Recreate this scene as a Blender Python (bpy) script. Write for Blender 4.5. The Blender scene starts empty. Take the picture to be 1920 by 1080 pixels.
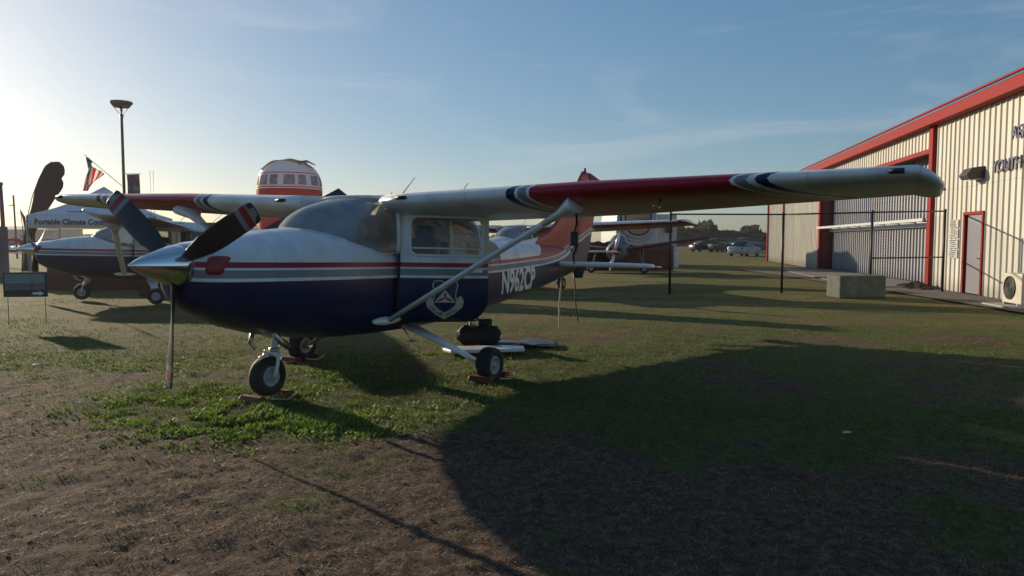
import bpy, math, random
import numpy as np
from mathutils import Vector, Matrix, noise
random.seed(7); rng = np.random.default_rng(7)
PI = math.pi
S = bpy.context.scene
# ------------------------------------------------------------------ camera, sky, sun, exposure
F, YH, H = 1359.7, 452.05, 1.455
PITCH = math.atan((540 - YH) / F)
cd = bpy.data.cameras.new("camera"); cam = bpy.data.objects.new("camera", cd)
S.collection.objects.link(cam); S.camera = cam
cd.sensor_width = 36; cd.lens = 36 * F / 1920; cd.clip_end = 4000; cd.clip_start = .05
cam.location = (0, 0, H); cam.rotation_euler = (PI / 2 - PITCH, 0, 0)
SUN_AZ, SUN_EL = math.radians(-45.5), math.radians(12.8)      # azimuth from +Y towards +X
w = bpy.data.worlds.new("World"); S.world = w; w.use_nodes = True
nt = w.node_tree; nt.nodes.clear()
sky = nt.nodes.new('ShaderNodeTexSky'); sky.sky_type = 'NISHITA'; sky.sun_disc = False
sky.sun_elevation = SUN_EL; sky.sun_rotation = SUN_AZ
sky.altitude = 0; sky.air_density = 1.0; sky.dust_density = .7; sky.ozone_density = 4.0
bg = nt.nodes.new('ShaderNodeBackground'); bg.inputs[1].default_value = 0.15
wo = nt.nodes.new('ShaderNodeOutputWorld')
tcw = nt.nodes.new('ShaderNodeTexCoord'); mpw = nt.nodes.new('ShaderNodeMapping')
mpw.inputs['Scale'].default_value = (1.1, 1.1, 5.5); mpw.inputs['Rotation'].default_value = (0.1, 0.12, .4)
cn = nt.nodes.new('ShaderNodeTexNoise'); cn.inputs['Scale'].default_value = 2.1; cn.inputs['Detail'].default_value = 9
cn.inputs['Roughness'].default_value = .58; cn.inputs['Distortion'].default_value = .7
cr = nt.nodes.new('ShaderNodeValToRGB'); cr.color_ramp.elements[0].position = .53; cr.color_ramp.elements[1].position = .86
cr.color_ramp.elements[0].color = (0, 0, 0, 1); cr.color_ramp.elements[1].color = (.42, .42, .42, 1)
mxw = nt.nodes.new('ShaderNodeMixRGB'); mxw.blend_type = 'MIX'
mxw.inputs[2].default_value = (3.7, 3.6, 3.7, 1)
L = nt.links.new
L(tcw.outputs['Generated'], mpw.inputs[0]); L(mpw.outputs[0], cn.inputs[0]); L(cn.outputs[0], cr.inputs[0])
gmw = nt.nodes.new('ShaderNodeGamma'); gmw.inputs[1].default_value = .60      # phone-camera like compression of the bright sky near the sun
L(cr.outputs[0], mxw.inputs[0]); L(sky.outputs[0], gmw.inputs[0]); hsw = nt.nodes.new('ShaderNodeHueSaturation'); hsw.inputs['Saturation'].default_value = 1.32; L(gmw.outputs[0], hsw.inputs['Color']); L(hsw.outputs[0], mxw.inputs[1]); L(mxw.outputs[0], bg.inputs[0]); L(bg.outputs[0], wo.inputs[0])
sd = bpy.data.lights.new("sun", 'SUN'); sd.energy = 5.0; sd.angle = math.radians(.6); sd.color = (1, .83, .60)
sun = bpy.data.objects.new("sun", sd); S.collection.objects.link(sun)
SD = Vector((math.sin(SUN_AZ) * math.cos(SUN_EL), math.cos(SUN_AZ) * math.cos(SUN_EL), math.sin(SUN_EL)))
sun.rotation_euler = SD.to_track_quat('Z', 'Y').to_euler()
S.view_settings.view_transform = 'Standard'; S.view_settings.look = 'None'
S.view_settings.gamma = 1; S.view_settings.exposure = 0.42
S.cycles.max_bounces = 6; S.cycles.transparent_max_bounces = 16

# ------------------------------------------------------------------ helpers
COL = S.collection
def at(u, v, Y):
    "world point seen at photograph pixel (u,v) at forward distance Y"
    a, b = (u - 960) / F, (540 - v) / F
    fy, fz = math.cos(PITCH) + b * math.sin(PITCH), -math.sin(PITCH) + b * math.cos(PITCH)
    return Vector((a / fy * Y, Y, H + fz / fy * Y))
def tag(o, label=None, cat=None, group=None, kind=None):
    if label: o['label'] = label
    if cat: o['category'] = cat
    if group: o['group'] = group
    if kind: o['kind'] = kind
    return o
def empty(name, loc=(0, 0, 0), rot=(0, 0, 0), label=None, cat=None, group=None):
    o = bpy.data.objects.new(name, None); COL.objects.link(o); o.location = loc; o.rotation_euler = rot
    o.empty_display_size = .2
    return tag(o, label, cat, group)
class MB:
    def __init__(s): s.v = []; s.f = []; s.m = []; s.sm = []
    def add(s, vs, fs, mi=0, sm=False):
        b = len(s.v); s.v += [tuple(v) for v in vs]
        for f in fs: s.f.append(tuple(b + i for i in f)); s.m.append(mi); s.sm.append(sm)
        return s
    def box(s, c, d, rz=0, mi=0, M=None):
        x, y, z = d[0] / 2, d[1] / 2, d[2] / 2
        vs = [Vector((i * x, j * y, k * z)) for k in (-1, 1) for j in (-1, 1) for i in (-1, 1)]
        R = M if M is not None else Matrix.Rotation(rz, 3, 'Z')
        return s.add([R @ v + Vector(c) for v in vs], [(0, 2, 3, 1), (4, 5, 7, 6), (0, 1, 5, 4), (2, 6, 7, 3), (0, 4, 6, 2), (1, 3, 7, 5)], mi)
    def tube(s, pts, rs, n=10, mi=0, sm=True, cap=True, flat=1.0, up=None):
        pts = [Vector(p) for p in pts]
        if not hasattr(rs, '__len__'): rs = [rs] * len(pts)
        rings = []; b = len(s.v); prev = None
        for i, p in enumerate(pts):
            t = (pts[min(i + 1, len(pts) - 1)] - pts[max(i - 1, 0)]).normalized()
            a = Vector(up) if up is not None else (prev if prev is not None else (Vector((0, 0, 1)) if abs(t.z) < .9 else Vector((1, 0, 0))))
            e1 = (a - t * a.dot(t)).normalized(); e2 = t.cross(e1); prev = e1
            for k in range(n):
                q = 2 * PI * k / n
                s.v.append(tuple(p + e1 * math.cos(q) * rs[i] * flat + e2 * math.sin(q) * rs[i]))
        for i in range(len(pts) - 1):
            for k in range(n):
                a0 = b + i * n + k; a1 = b + i * n + (k + 1) % n
                s.f.append((a0, a1, a1 + n, a0 + n)); s.m.append(mi); s.sm.append(sm)
        if cap:
            s.f.append(tuple(b + k for k in range(n))[::-1]); s.m.append(mi); s.sm.append(False)
            e = b + (len(pts) - 1) * n; s.f.append(tuple(e + k for k in range(n))); s.m.append(mi); s.sm.append(False)
        return s
    def lathe(s, prof, c=(0, 0, 0), ax='Z', n=24, mi=0, sm=True):
        b = len(s.v); c = Vector(c)
        for r, h in prof:
            for k in range(n):
                q = 2 * PI * k / n; a, d = r * math.cos(q), r * math.sin(q)
                p = {'Z': (a, d, h), 'X': (h, a, d), 'Y': (a, h, -d)}[ax]
                s.v.append(tuple(c + Vector(p)))
        for i in range(len(prof) - 1):
            for k in range(n):
                a0 = b + i * n + k; a1 = b + i * n + (k + 1) % n
                s.f.append((a0, a1, a1 + n, a0 + n)); s.m.append(mi); s.sm.append(sm)
        return s
    def grid(s, P, mi=0, sm=True, keep=None, closed=False):
        "P[i][j] points; keep(center)->bool or material index"
        b = len(s.v); n = len(P); m = len(P[0])
        for r in P:
            for p in r: s.v.append(tuple(p))
        for i in range(n - 1):
            for j in range(m if closed else m - 1):
                j2 = (j + 1) % m
                f = (b + i * m + j, b + i * m + j2, b + (i + 1) * m + j2, b + (i + 1) * m + j)
                if keep is not None:
                    c = sum((Vector(s.v[q]) for q in f), Vector()) / 4
                    if not keep(c): continue
                s.f.append(f); s.m.append(mi); s.sm.append(sm)
        return s
    def prism(s, poly, y0, y1, ax='Y', mi=0, sm=False):
        n = len(poly); b = len(s.v)
        for y in (y0, y1):
            for p in poly: s.v.append({'Y': (p[0], y, p[1]), 'X': (y, p[0], p[1]), 'Z': (p[0], p[1], y)}[ax])
        s.f.append(tuple(range(b, b + n))); s.f.append(tuple(range(b + n, b + 2 * n))[::-1]); s.m += [mi, mi]; s.sm += [False, False]
        for i in range(n):
            j = (i + 1) % n; s.f.append((b + i, b + n + i, b + n + j, b + j)); s.m.append(mi); s.sm.append(sm)
        return s
    def build(s, name, mats, parent=None, thick=0, bevel=0, sub=0, fix=True):
        me = bpy.data.meshes.new(name); me.from_pydata(s.v, [], s.f)
        if not isinstance(mats, (list, tuple)): mats = [mats]
        for m in mats: me.materials.append(m)
        me.polygons.foreach_set('material_index', s.m); me.polygons.foreach_set('use_smooth', s.sm); me.update()
        if fix:
            import bmesh
            bm = bmesh.new(); bm.from_mesh(me)
            bmesh.ops.remove_doubles(bm, verts=bm.verts, dist=1e-5)
            bmesh.ops.recalc_face_normals(bm, faces=bm.faces); bm.to_mesh(me); bm.free()
        o = bpy.data.objects.new(name, me); COL.objects.link(o)
        if parent: o.parent = parent
        if thick:
            q = o.modifiers.new('s', 'SOLIDIFY'); q.thickness = thick; q.offset = 0
        if bevel:
            q = o.modifiers.new('b', 'BEVEL'); q.width = bevel; q.segments = 2; q.limit_method = 'ANGLE'; q.angle_limit = .7
        if sub:
            q = o.modifiers.new('u', 'SUBSURF'); q.levels = sub; q.render_levels = sub
        return o
def kids(o): return [c for c in bpy.data.objects if c.parent == o]
def dup(o, parent=None):
    c = o.copy(); COL.objects.link(c); c.parent = parent
    for k in kids(o): dup(k, c)
    return c
def text_mesh(name, body, size, mat, parent, M, extrude=.0015, bold=0.0, shear=0, sx=1.0, font=None, align='CENTER', subdiv=False, bend=None):
    cu = bpy.data.curves.new('t', 'FONT'); cu.body = body; cu.size = size; cu.extrude = extrude; cu.align_x = align; cu.align_y = 'CENTER'
    cu.offset = bold; cu.shear = shear; cu.resolution_u = 3
    t = bpy.data.objects.new('t', cu); COL.objects.link(t)
    dg = bpy.context.evaluated_depsgraph_get(); dg.update()
    me = bpy.data.meshes.new_from_object(t.evaluated_get(dg)); bpy.data.objects.remove(t)
    if bend:      # cut long triangles so the lettering can follow a curved skin
        import bmesh
        bm = bmesh.new(); bm.from_mesh(me)
        for _ in range(4):
            es = [e for e in bm.edges if e.calc_length() > .05]
            if not es: break
            bmesh.ops.subdivide_edges(bm, edges=es, cuts=1); bmesh.ops.triangulate(bm, faces=bm.faces)
        bm.to_mesh(me); bm.free()
    for v in me.vertices:
        v.co.x *= sx
        if bend: v.co = bend(v.co)
    me.transform(M); me.materials.clear(); me.materials.append(mat); me.name = name
    o = bpy.data.objects.new(name, me); COL.objects.link(o); o.parent = parent
    return o

# ------------------------------------------------------------------ materials
def mat(name, col, rough=.6, metal=0, bump=0, bscale=20, var=0, vscale=3, coat=0, spec=.5, trans=0):
    if any(k in name for k in ('cloth', 'flag', 'banner', 'inflatable', 'picture', 'foliage')): trans = .25 if 'inflatable_white' in name else (.6 if 'inflatable' in name or 'flag' in name else .35)
    m = bpy.data.materials.new(name); m.use_nodes = True; n = m.node_tree; b = n.nodes['Principled BSDF']
    b.inputs['Base Color'].default_value = (*col, 1); b.inputs['Roughness'].default_value = rough
    b.inputs['Metallic'].default_value = metal; b.inputs['Coat Weight'].default_value = coat
    b.inputs['Coat Roughness'].default_value = .08; b.inputs['Specular IOR Level'].default_value = spec
    tc = n.nodes.new('ShaderNodeTexCoord')
    if var:
        nz = n.nodes.new('ShaderNodeTexNoise'); nz.inputs['Scale'].default_value = vscale; nz.inputs['Detail'].default_value = 8
        nz.inputs['Roughness'].default_value = .65
        n.links.new(tc.outputs['Object'], nz.inputs[0])
        mr = n.nodes.new('ShaderNodeMapRange'); mr.inputs[1].default_value = .3; mr.inputs[2].default_value = .7
        mr.inputs[3].default_value = 1 - var; mr.inputs[4].default_value = 1 + var * .6
        n.links.new(nz.outputs[0], mr.inputs[0])
        hs = n.nodes.new('ShaderNodeMixRGB'); hs.blend_type = 'MULTIPLY'; hs.inputs[0].default_value = 1
        hs.inputs[1].default_value = (*col, 1); n.links.new(mr.outputs[0], hs.inputs[2]); n.links.new(hs.outputs[0], b.inputs['Base Color'])
        r2 = n.nodes.new('ShaderNodeMapRange'); r2.inputs[3].default_value = max(.02, rough - .08); r2.inputs[4].default_value = min(1, rough + .12)
        n.links.new(nz.outputs[0], r2.inputs[0]); n.links.new(r2.outputs[0], b.inputs['Roughness'])
    if bump:
        nb = n.nodes.new('ShaderNodeTexNoise'); nb.inputs['Scale'].default_value = bscale; nb.inputs['Detail'].default_value = 6
        n.links.new(tc.outputs['Object'], nb.inputs[0]); bp = n.nodes.new('ShaderNodeBump'); bp.inputs['Strength'].default_value = bump
        bp.inputs['Distance'].default_value = .02
        n.links.new(nb.outputs[0], bp.inputs['Height']); n.links.new(bp.outputs[0], b.inputs['Normal'])
    if trans:
        t = n.nodes.new('ShaderNodeBsdfTranslucent'); ms = n.nodes.new('ShaderNodeMixShader'); ms.inputs[0].default_value = trans; t.inputs[0].default_value = (*[min(1, c * 1.3) for c in col], 1)
        n.links.new(b.outputs[0], ms.inputs[1]); n.links.new(t.outputs[0], ms.inputs[2]); n.links.new(ms.outputs[0], n.nodes['Material Output'].inputs[0])
    return m
WHITE = (.72, .73, .74); RED = (.32, .012, .026); NAVY = (.012, .02, .075); GREY = (.20, .22, .25)
def nmath(n, op, a, b=None, c=None):
    q = n.nodes.new('ShaderNodeMath'); q.operation = op
    for i, x in enumerate((a, b, c)):
        if x is None: continue
        if isinstance(x, (int, float)): q.inputs[i].default_value = x
        else: n.links.new(x, q.inputs[i])
    return q.outputs[0]
def ramp(n, fac, stops, lo, hi):
    mr = n.nodes.new('ShaderNodeMapRange'); mr.inputs[1].default_value = lo; mr.inputs[2].default_value = hi
    n.links.new(fac, mr.inputs[0]); r = n.nodes.new('ShaderNodeValToRGB'); r.color_ramp.interpolation = 'CONSTANT'
    e = r.color_ramp.elements
    while len(e) > 1: e.remove(e[-1])
    e[0].position = 0; e[0].color = (*stops[0][1], 1)
    for p, c in stops[1:]:
        k = e.new((p - lo) / (hi - lo)); k.color = (*c, 1)
    n.links.new(mr.outputs[0], r.inputs[0]); return r.outputs[0]
def dirty(n, col, b, scale=4, amt=.12):
    tc = n.nodes.new('ShaderNodeTexCoord'); nz = n.nodes.new('ShaderNodeTexNoise'); nz.inputs['Scale'].default_value = scale
    nz.inputs['Detail'].default_value = 9; n.links.new(tc.outputs['Object'], nz.inputs[0])
    mr = n.nodes.new('ShaderNodeMapRange'); mr.inputs[1].default_value = .35; mr.inputs[2].default_value = .7
    mr.inputs[3].default_value = 1.0; mr.inputs[4].default_value = 1 - amt * 2; n.links.new(nz.outputs[0], mr.inputs[0])
    mx = n.nodes.new('ShaderNodeMixRGB'); mx.blend_type = 'MULTIPLY'; mx.inputs[0].default_value = 1
    sp_ = n.nodes.new('ShaderNodeSeparateXYZ'); n.links.new(tc.outputs['Object'], sp_.inputs[0]); fct = mr.outputs[0]
    for ax, per in ((0, .61), (1, .74)):
        fr_ = nmath(n, 'ABSOLUTE', nmath(n, 'SUBTRACT', nmath(n, 'FRACT', nmath(n, 'DIVIDE', nmath(n, 'ADD', nmath(n, 'ABSOLUTE', sp_.outputs[ax]), .33), per)), .5))
        fct = nmath(n, 'MULTIPLY', fct, nmath(n, 'SUBTRACT', 1.0, nmath(n, 'MULTIPLY', nmath(n, 'LESS_THAN', fr_, .006), .28)))
    n.links.new(col, mx.inputs[1]); n.links.new(fct, mx.inputs[2]); n.links.new(mx.outputs[0], b.inputs['Base Color'])
    r2 = n.nodes.new('ShaderNodeMapRange'); r2.inputs[3].default_value = .28; r2.inputs[4].default_value = .42
    n.links.new(nz.outputs[0], r2.inputs[0]); n.links.new(r2.outputs[0], b.inputs['Roughness'])
    # gentle oil-canning of sheet metal
    n2 = n.nodes.new('ShaderNodeTexNoise'); n2.inputs['Scale'].default_value = 5; n.links.new(tc.outputs['Object'], n2.inputs[0])
    bp = n.nodes.new('ShaderNodeBump'); bp.inputs['Strength'].default_value = .12; bp.inputs['Distance'].default_value = .02
    n.links.new(n2.outputs[0], bp.inputs['Height']); n.links.new(bp.outputs[0], b.inputs['Normal'])
CURVE = [(-1.6, 1.155), (.95, 1.160), (1.95, 1.165), (3.3, 1.18), (4.6, 1.235), (5.5, 1.29), (6.0, 1.35), (6.6, 1.50), (7.5, 1.83)]
def fus_paint(name, low=NAVY, band=GREY, line=RED, top=WHITE, tail=RED):
    m = bpy.data.materials.new(name); m.use_nodes = True; n = m.node_tree; b = n.nodes['Principled BSDF']
    b.inputs['Coat Weight'].default_value = .10; b.inputs['Coat Roughness'].default_value = .12; b.inputs['Specular IOR Level'].default_value = .25
    tc = n.nodes.new('ShaderNodeTexCoord'); sp = n.nodes.new('ShaderNodeSeparateXYZ'); n.links.new(tc.outputs['Object'], sp.inputs[0])
    mr = n.nodes.new('ShaderNodeMapRange'); mr.inputs[1].default_value = -1.6; mr.inputs[2].default_value = 7.5
    n.links.new(sp.outputs[0], mr.inputs[0])
    fc = n.nodes.new('ShaderNodeFloatCurve'); cv = fc.mapping.curves[0]
    while len(cv.points) > 2: cv.points.remove(cv.points[-1])
    P = [((x + 1.6) / 9.1, z - 1.0) for x, z in CURVE]
    cv.points[0].location = P[0]; cv.points[1].location = P[-1]
    for p in P[1:-1]: cv.points.new(*p)
    for p in cv.points: p.handle_type = 'AUTO_CLAMPED'
    fc.mapping.update(); n.links.new(mr.outputs[0], fc.inputs['Value'])
    h = nmath(n, 'SUBTRACT', sp.outputs[2], nmath(n, 'ADD', fc.outputs[0], 1.0))
    c = ramp(n, h, [(-1, low), (0, top), (.022, band), (.085, top), (.108, line), (.158, top)], -1.2, 1.2)
    # slanted edge of the coloured tail
    s1 = nmath(n, 'GREATER_THAN', nmath(n, 'SUBTRACT', sp.outputs[0], nmath(n, 'MULTIPLY', nmath(n, 'SUBTRACT', sp.outputs[2], 1.49), 1.25)), 5.12)
    s2 = nmath(n, 'GREATER_THAN', h, .108); s3 = nmath(n, 'MULTIPLY', s1, s2)
    mx = n.nodes.new('ShaderNodeMixRGB'); n.links.new(s3, mx.inputs[0]); n.links.new(c, mx.inputs[1]); mx.inputs[2].default_value = (*tail, 1)
    dirty(n, mx.outputs[0], b); return m
def wing_paint(name, a=NAVY, g=GREY, r=RED, wh=WHITE):
    m = bpy.data.materials.new(name); m.use_nodes = True; n = m.node_tree; b = n.nodes['Principled BSDF']
    b.inputs['Coat Weight'].default_value = .10; b.inputs['Coat Roughness'].default_value = .12; b.inputs['Specular IOR Level'].default_value = .25
    tc = n.nodes.new('ShaderNodeTexCoord'); sp = n.nodes.new('ShaderNodeSeparateXYZ'); n.links.new(tc.outputs['Object'], sp.inputs[0])
    y = nmath(n, 'ABSOLUTE', sp.outputs[1])
    d = nmath(n, 'MAXIMUM', nmath(n, 'SUBTRACT', sp.outputs[0], .74), 0.0)
    kk = n.nodes.new('ShaderNodeMapRange'); kk.inputs[1].default_value = 2.7; kk.inputs[2].default_value = 4.0; kk.inputs[3].default_value = .17; kk.inputs[4].default_value = .60; n.links.new(y, kk.inputs[0])
    t = nmath(n, 'SUBTRACT', y, nmath(n, 'MULTIPLY', nmath(n, 'POWER', d, .75), kk.outputs[0]))
    c = ramp(n, t, [(-1, wh), (1.93, a), (2.03, wh), (2.07, g), (2.14, wh), (2.19, r), (3.85, wh), (3.89, g), (3.97, wh), (4.02, a), (4.12, wh)], -1.5, 6)
    dirty(n, c, b); return m
def underside_paint(name):
    m = bpy.data.materials.new(name); m.use_nodes = True; n = m.node_tree; b = n.nodes['Principled BSDF']; g = n.nodes.new('ShaderNodeNewGeometry'); sp = n.nodes.new('ShaderNodeSeparateXYZ')
    n.links.new(g.outputs['Normal'], sp.inputs[0]); f = nmath(n, 'LESS_THAN', sp.outputs[2], -.35); mx = n.nodes.new('ShaderNodeMixRGB'); n.links.new(f, mx.inputs[0]); mx.inputs[1].default_value = (*WHITE, 1); mx.inputs[2].default_value = (*RED, 1)
    dirty(n, mx.outputs[0], b); return m
M = {}
M['fus'] = fus_paint('fuselage_paint'); M['wing'] = wing_paint('wing_paint')
M['fus2'] = fus_paint('white_red_paint', low=WHITE, band=(.5, .5, .5), line=RED, tail=WHITE); M['wing2'] = underside_paint('white_red_wing')
M['white'] = mat('white_paint', WHITE, .3, var=.12, coat=.3); M['navy'] = mat('navy_paint', NAVY, .3, coat=.3)
M['red'] = mat('red_paint', RED, .45, var=.1); M['redcover'] = mat('red_cover', (.25, .015, .02), .55, bump=.3)
M['tipgrey'] = mat('tip_grey', (.20, .20, .21), .5); M['hub'] = mat('hub_paint', (.34, .35, .36), .45, var=.3, vscale=20); M['grey'] = mat('grey_paint', GREY, .4)
M['chrome'] = mat('polished_metal', (.72, .72, .74), .09, 1, bump=.03, bscale=4)
M['steel'] = mat('steel', (.45, .45, .46), .35, 1); M['black'] = mat('black_plastic', (.012, .012, .013), .5)
M['blade'] = mat('blade_black', (.016, .016, .018), .42, var=.3, vscale=9); M['rubber'] = mat('tyre_rubber', (.014, .014, .015), .75, bump=.2, bscale=60)
M['seat'] = mat('tan_seat', (.22, .16, .12), .7, bump=.3); M['dark'] = mat('dark_interior', (.02, .021, .024), .8)
M['lining'] = mat('grey_lining', (.18, .17, .16), .8)
M['orange'] = mat('orange_red_rubber', (.14, .02, .014), .6, bump=.3); M['rope'] = mat('pale_rope', (.45, .42, .34), .9, bump=.5, bscale=90)
M['brass'] = mat('yellow_strap', (.45, .36, .10), .6)
def glass(name, tint=(.55, .62, .6), dust=.16, dcol=(.5, .5, .48), rough=.03):
    m = bpy.data.materials.new(name); m.use_nodes = True; n = m.node_tree; n.nodes.clear()
    o = n.nodes.new('ShaderNodeOutputMaterial'); t = n.nodes.new('ShaderNodeBsdfTransparent'); t.inputs[0].default_value = (*tint, 1)
    g = n.nodes.new('ShaderNodeBsdfGlossy'); g.inputs['Roughness'].default_value = rough
    fr = n.nodes.new('ShaderNodeFresnel'); fr.inputs[0].default_value = 1.5; m1 = n.nodes.new('ShaderNodeMixShader')
    n.links.new(fr.outputs[0], m1.inputs[0]); n.links.new(t.outputs[0], m1.inputs[1]); n.links.new(g.outputs[0], m1.inputs[2])
    d = n.nodes.new('ShaderNodeBsdfDiffuse'); d.inputs[0].default_value = (*dcol, 1)
    tl = n.nodes.new('ShaderNodeBsdfTranslucent'); tl.inputs[0].default_value = (*dcol, 1)
    md = n.nodes.new('ShaderNodeMixShader'); md.inputs[0].default_value = .6; n.links.new(d.outputs[0], md.inputs[1]); n.links.new(tl.outputs[0], md.inputs[2])
    tc = n.nodes.new('ShaderNodeTexCoord'); nz = n.nodes.new('ShaderNodeTexNoise'); nz.inputs['Scale'].default_value = 5; nz.inputs['Detail'].default_value = 7
    n.links.new(tc.outputs['Object'], nz.inputs[0]); mr = n.nodes.new('ShaderNodeMapRange')
    mr.inputs[1].default_value = .3; mr.inputs[2].default_value = .7; mr.inputs[3].default_value = dust * .6; mr.inputs[4].default_value = dust * 1.3
    n.links.new(nz.outputs[0], mr.inputs[0]); m2 = n.nodes.new('ShaderNodeMixShader')
    n.links.new(mr.outputs[0], m2.inputs[0]); n.links.new(m1.outputs[0], m2.inputs[1]); n.links.new(md.outputs[0], m2.inputs[2])
    n.links.new(m2.outputs[0], o.inputs[0]); return m
M['windshield'] = glass('dusty_windshield', (.80, .85, .86), .48, (.66, .66, .64), .08); M['shade'] = mat('silver_sunshade', (.62, .67, .76), .35, 0, var=.3, vscale=2.5, bump=.35, bscale=3, trans=.4); M['glass'] = glass('window_glass', (.5, .55, .55), .05)
M['carglass'] = mat('dark_car_glass', (.015, .018, .02), .06, spec=.8)
M['lens'] = mat('lamp_lens', (.5, .5, .5), .1, coat=.5)

# ------------------------------------------------------------------ fuselage shape   (x aft, y = -port, z up)
#      x, zbot, zmid, ztop, halfwidth, n_low, n_up
FW = [(-1.15, 1.08, 1.24, 1.435, .19, 2.0, 2.2), (-1.13, 1.00, 1.20, 1.452, .27, 2.1, 2.3), (-1.08, .925, 1.18, 1.462, .345, 2.2, 2.4),
      (-1.0, .875, 1.17, 1.475, .40, 2.3, 2.5), (-.88, .815, 1.17, 1.49, .445, 2.3, 2.5), (-.7, .745, 1.17, 1.53, .475, 2.4, 2.5), (-.4, .665, 1.17, 1.585, .51, 2.5, 2.5),
      (0, .60, 1.16, 1.628, .545, 2.6, 2.5), (.3, .575, 1.15, 1.62, .555, 2.8, 2.8), (.6, .562, 1.15, 1.575, .56, 3.0, 3.2), (.97, .558, 1.15, 1.52, .56, 3.2, 3.8)]
RW = [(.97, .558, 1.15, 1.99, .56, 3.2, 4.2), (1.4, .56, 1.15, 2.05, .565, 3.2, 4.5), (1.93, .575, 1.15, 2.05, .56, 3.2, 4.5), (2.3, .60, 1.16, 2.03, .55, 3.2, 4.4), (2.6, .635, 1.16, 1.97, .525, 3.1, 4.0),
      (2.9, .665, 1.17, 1.86, .485, 3.4, 3.6), (3.2, .69, 1.18, 1.74, .44, 4.0, 3.2), (3.6, .725, 1.19, 1.615, .38, 4.6, 2.9), (4.2, .785, 1.22, 1.60, .315, 4.6, 2.8), (5.0, .865, 1.27, 1.60, .23, 4.4, 2.7),
      (5.8, .975, 1.30, 1.58, .155, 3.6, 2.6), (6.5, 1.08, 1.33, 1.54, .095, 2.8, 2.5), (6.9, 1.15, 1.34, 1.50, .05, 2.3, 2.3)]
def interp(tab, x):
    if x <= tab[0][0]: return tab[0][1:]
    for a, b in zip(tab, tab[1:]):
        if x <= b[0]:
            t = (x - a[0]) / (b[0] - a[0]); return [p + (q - p) * t for p, q in zip(a[1:], b[1:])]
    return tab[-1][1:]
LF = [0, .01, .04, .1, .19, .30, .45, .6, .75, .9, 1]; UF = [.1, .2, .31, .42, .54, .66, .77, .86, .93, .975, 1]
def width_at(tab, x, z):
    zb, zm, zt, hw, nl, nu = interp(tab, x)
    if z < zm: f = (zm - z) / (zm - zb); return hw * max(0, 1 - min(1, f) ** nl) ** (1 / nl)
    f = (z - zm) / (zt - zm); return hw * max(0, 1 - min(1, f) ** nu) ** (1 / nu)
def ring(tab, x):
    zb, zm, zt, hw, nl, nu = interp(tab, x)
    zs = [zb + f * (zm - zb) for f in LF] + [zm + g * (zt - zm) for g in UF]
    half = [(width_at(tab, x, z), z) for z in zs]
    return [Vector((x, -p, z)) for p, z in half] + [Vector((x, p, z)) for p, z in half[-2:0:-1]]
def smooth_tab(tab, n):
    "stations along the body"
    xs = []
    for a, b in zip(tab, tab[1:]):
        k = max(1, int(round((b[0] - a[0]) / n)))
        xs += [a[0] + (b[0] - a[0]) * i / k for i in range(k)]
    return xs + [tab[-1][0]]
DX0, DX1, DZ0 = .97, 1.93, .705
RUF = dict(zip(UF, UF))
def zlev(x, g):
    zb, zm, zt, *_ = interp(RW, x); return zm + g * (zt - zm)
def zlow(x, f):
    zb, zm, zt, *_ = interp(RW, x); return zb + f * (zm - zb)
def in_door(c):   # port side opening
    return c.y < -.3 and DX0 - .01 < c.x < DX1 and zlow(c.x, .30) < c.z < zlev(c.x, .86)
def in_win(c):
    g0, g1 = zlev(c.x, .31), zlev(c.x, .77)
    if not (g0 < c.z < g1) or abs(c.y) < .3: return False
    if 2.03 < c.x < 2.72: return True
    return c.y > 0 and 1.06 < c.x < 1.90
def in_rear(c): return 2.78 < c.x < 3.46 and c.z > zlev(c.x, .31)

def plane_fuselage(root, fp):
    b = MB(); xs = smooth_tab(FW, .1)
    b.grid([ring(FW, x) for x in xs], closed=True, keep=lambda c: not (c.x > .02 and c.z > 1.2 and abs(c.y) < base_port(c.x) - .02))
    # rounded nose face
    r0 = ring(FW, -1.15); cen = Vector((-1.16, 0, 1.25)); b.add(r0 + [cen], [(i, (i + 1) % len(r0), len(r0)) for i in range(len(r0))], 0, True)
    xs2 = sorted(set([round(x, 4) for x in smooth_tab(RW, .12)] + [1.06, 1.90, 2.03, 2.72, 2.78, 3.46]))
    b.grid([ring(RW, x) for x in xs2], closed=True, keep=lambda c: not (in_door(c) or in_win(c) or in_rear(c)))
    rl = ring(RW, 6.9); b.add(rl + [Vector((6.95, 0, 1.34))], [(i, (i + 1) % len(rl), len(rl)) for i in range(len(rl))], 0, True)
    # door post strip closing the shell beside the windshield
    fus = b.build('fuselage', [fp], root, thick=.012)
    g = MB().grid([ring(RW, x) for x in xs2], closed=True, keep=lambda c: in_win(c) and c.x > 2); g.build('window', M['glass'], root)
    g = MB().grid([ring(RW, x) for x in xs2], closed=True, keep=lambda c: in_win(c) and c.x < 2); g.build('window', M['glass'], root)
    g = MB().grid([ring(RW, x) for x in xs2], closed=True, keep=in_rear); g.build('rear_window', M['glass'], root)
    return fus, xs2
BP = [(0, 0.0), (.03, .12), (.10, .24), (.22, .36), (.42, .46), (.7, .52), (.97, .552)]
def base_port(x):
    for a, b in zip(BP, BP[1:]):
        if x <= b[0]: return a[1] + (b[1] - a[1]) * max(0, (x - a[0])) / (b[0] - a[0])
    return BP[-1][1]
def fw_z(x, p):
    zb, zm, zt, hw, nl, nu = interp(FW, x); q = min(.999, p / hw); return zm + (zt - zm) * (1 - q ** nu) ** (1 / nu)
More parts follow.
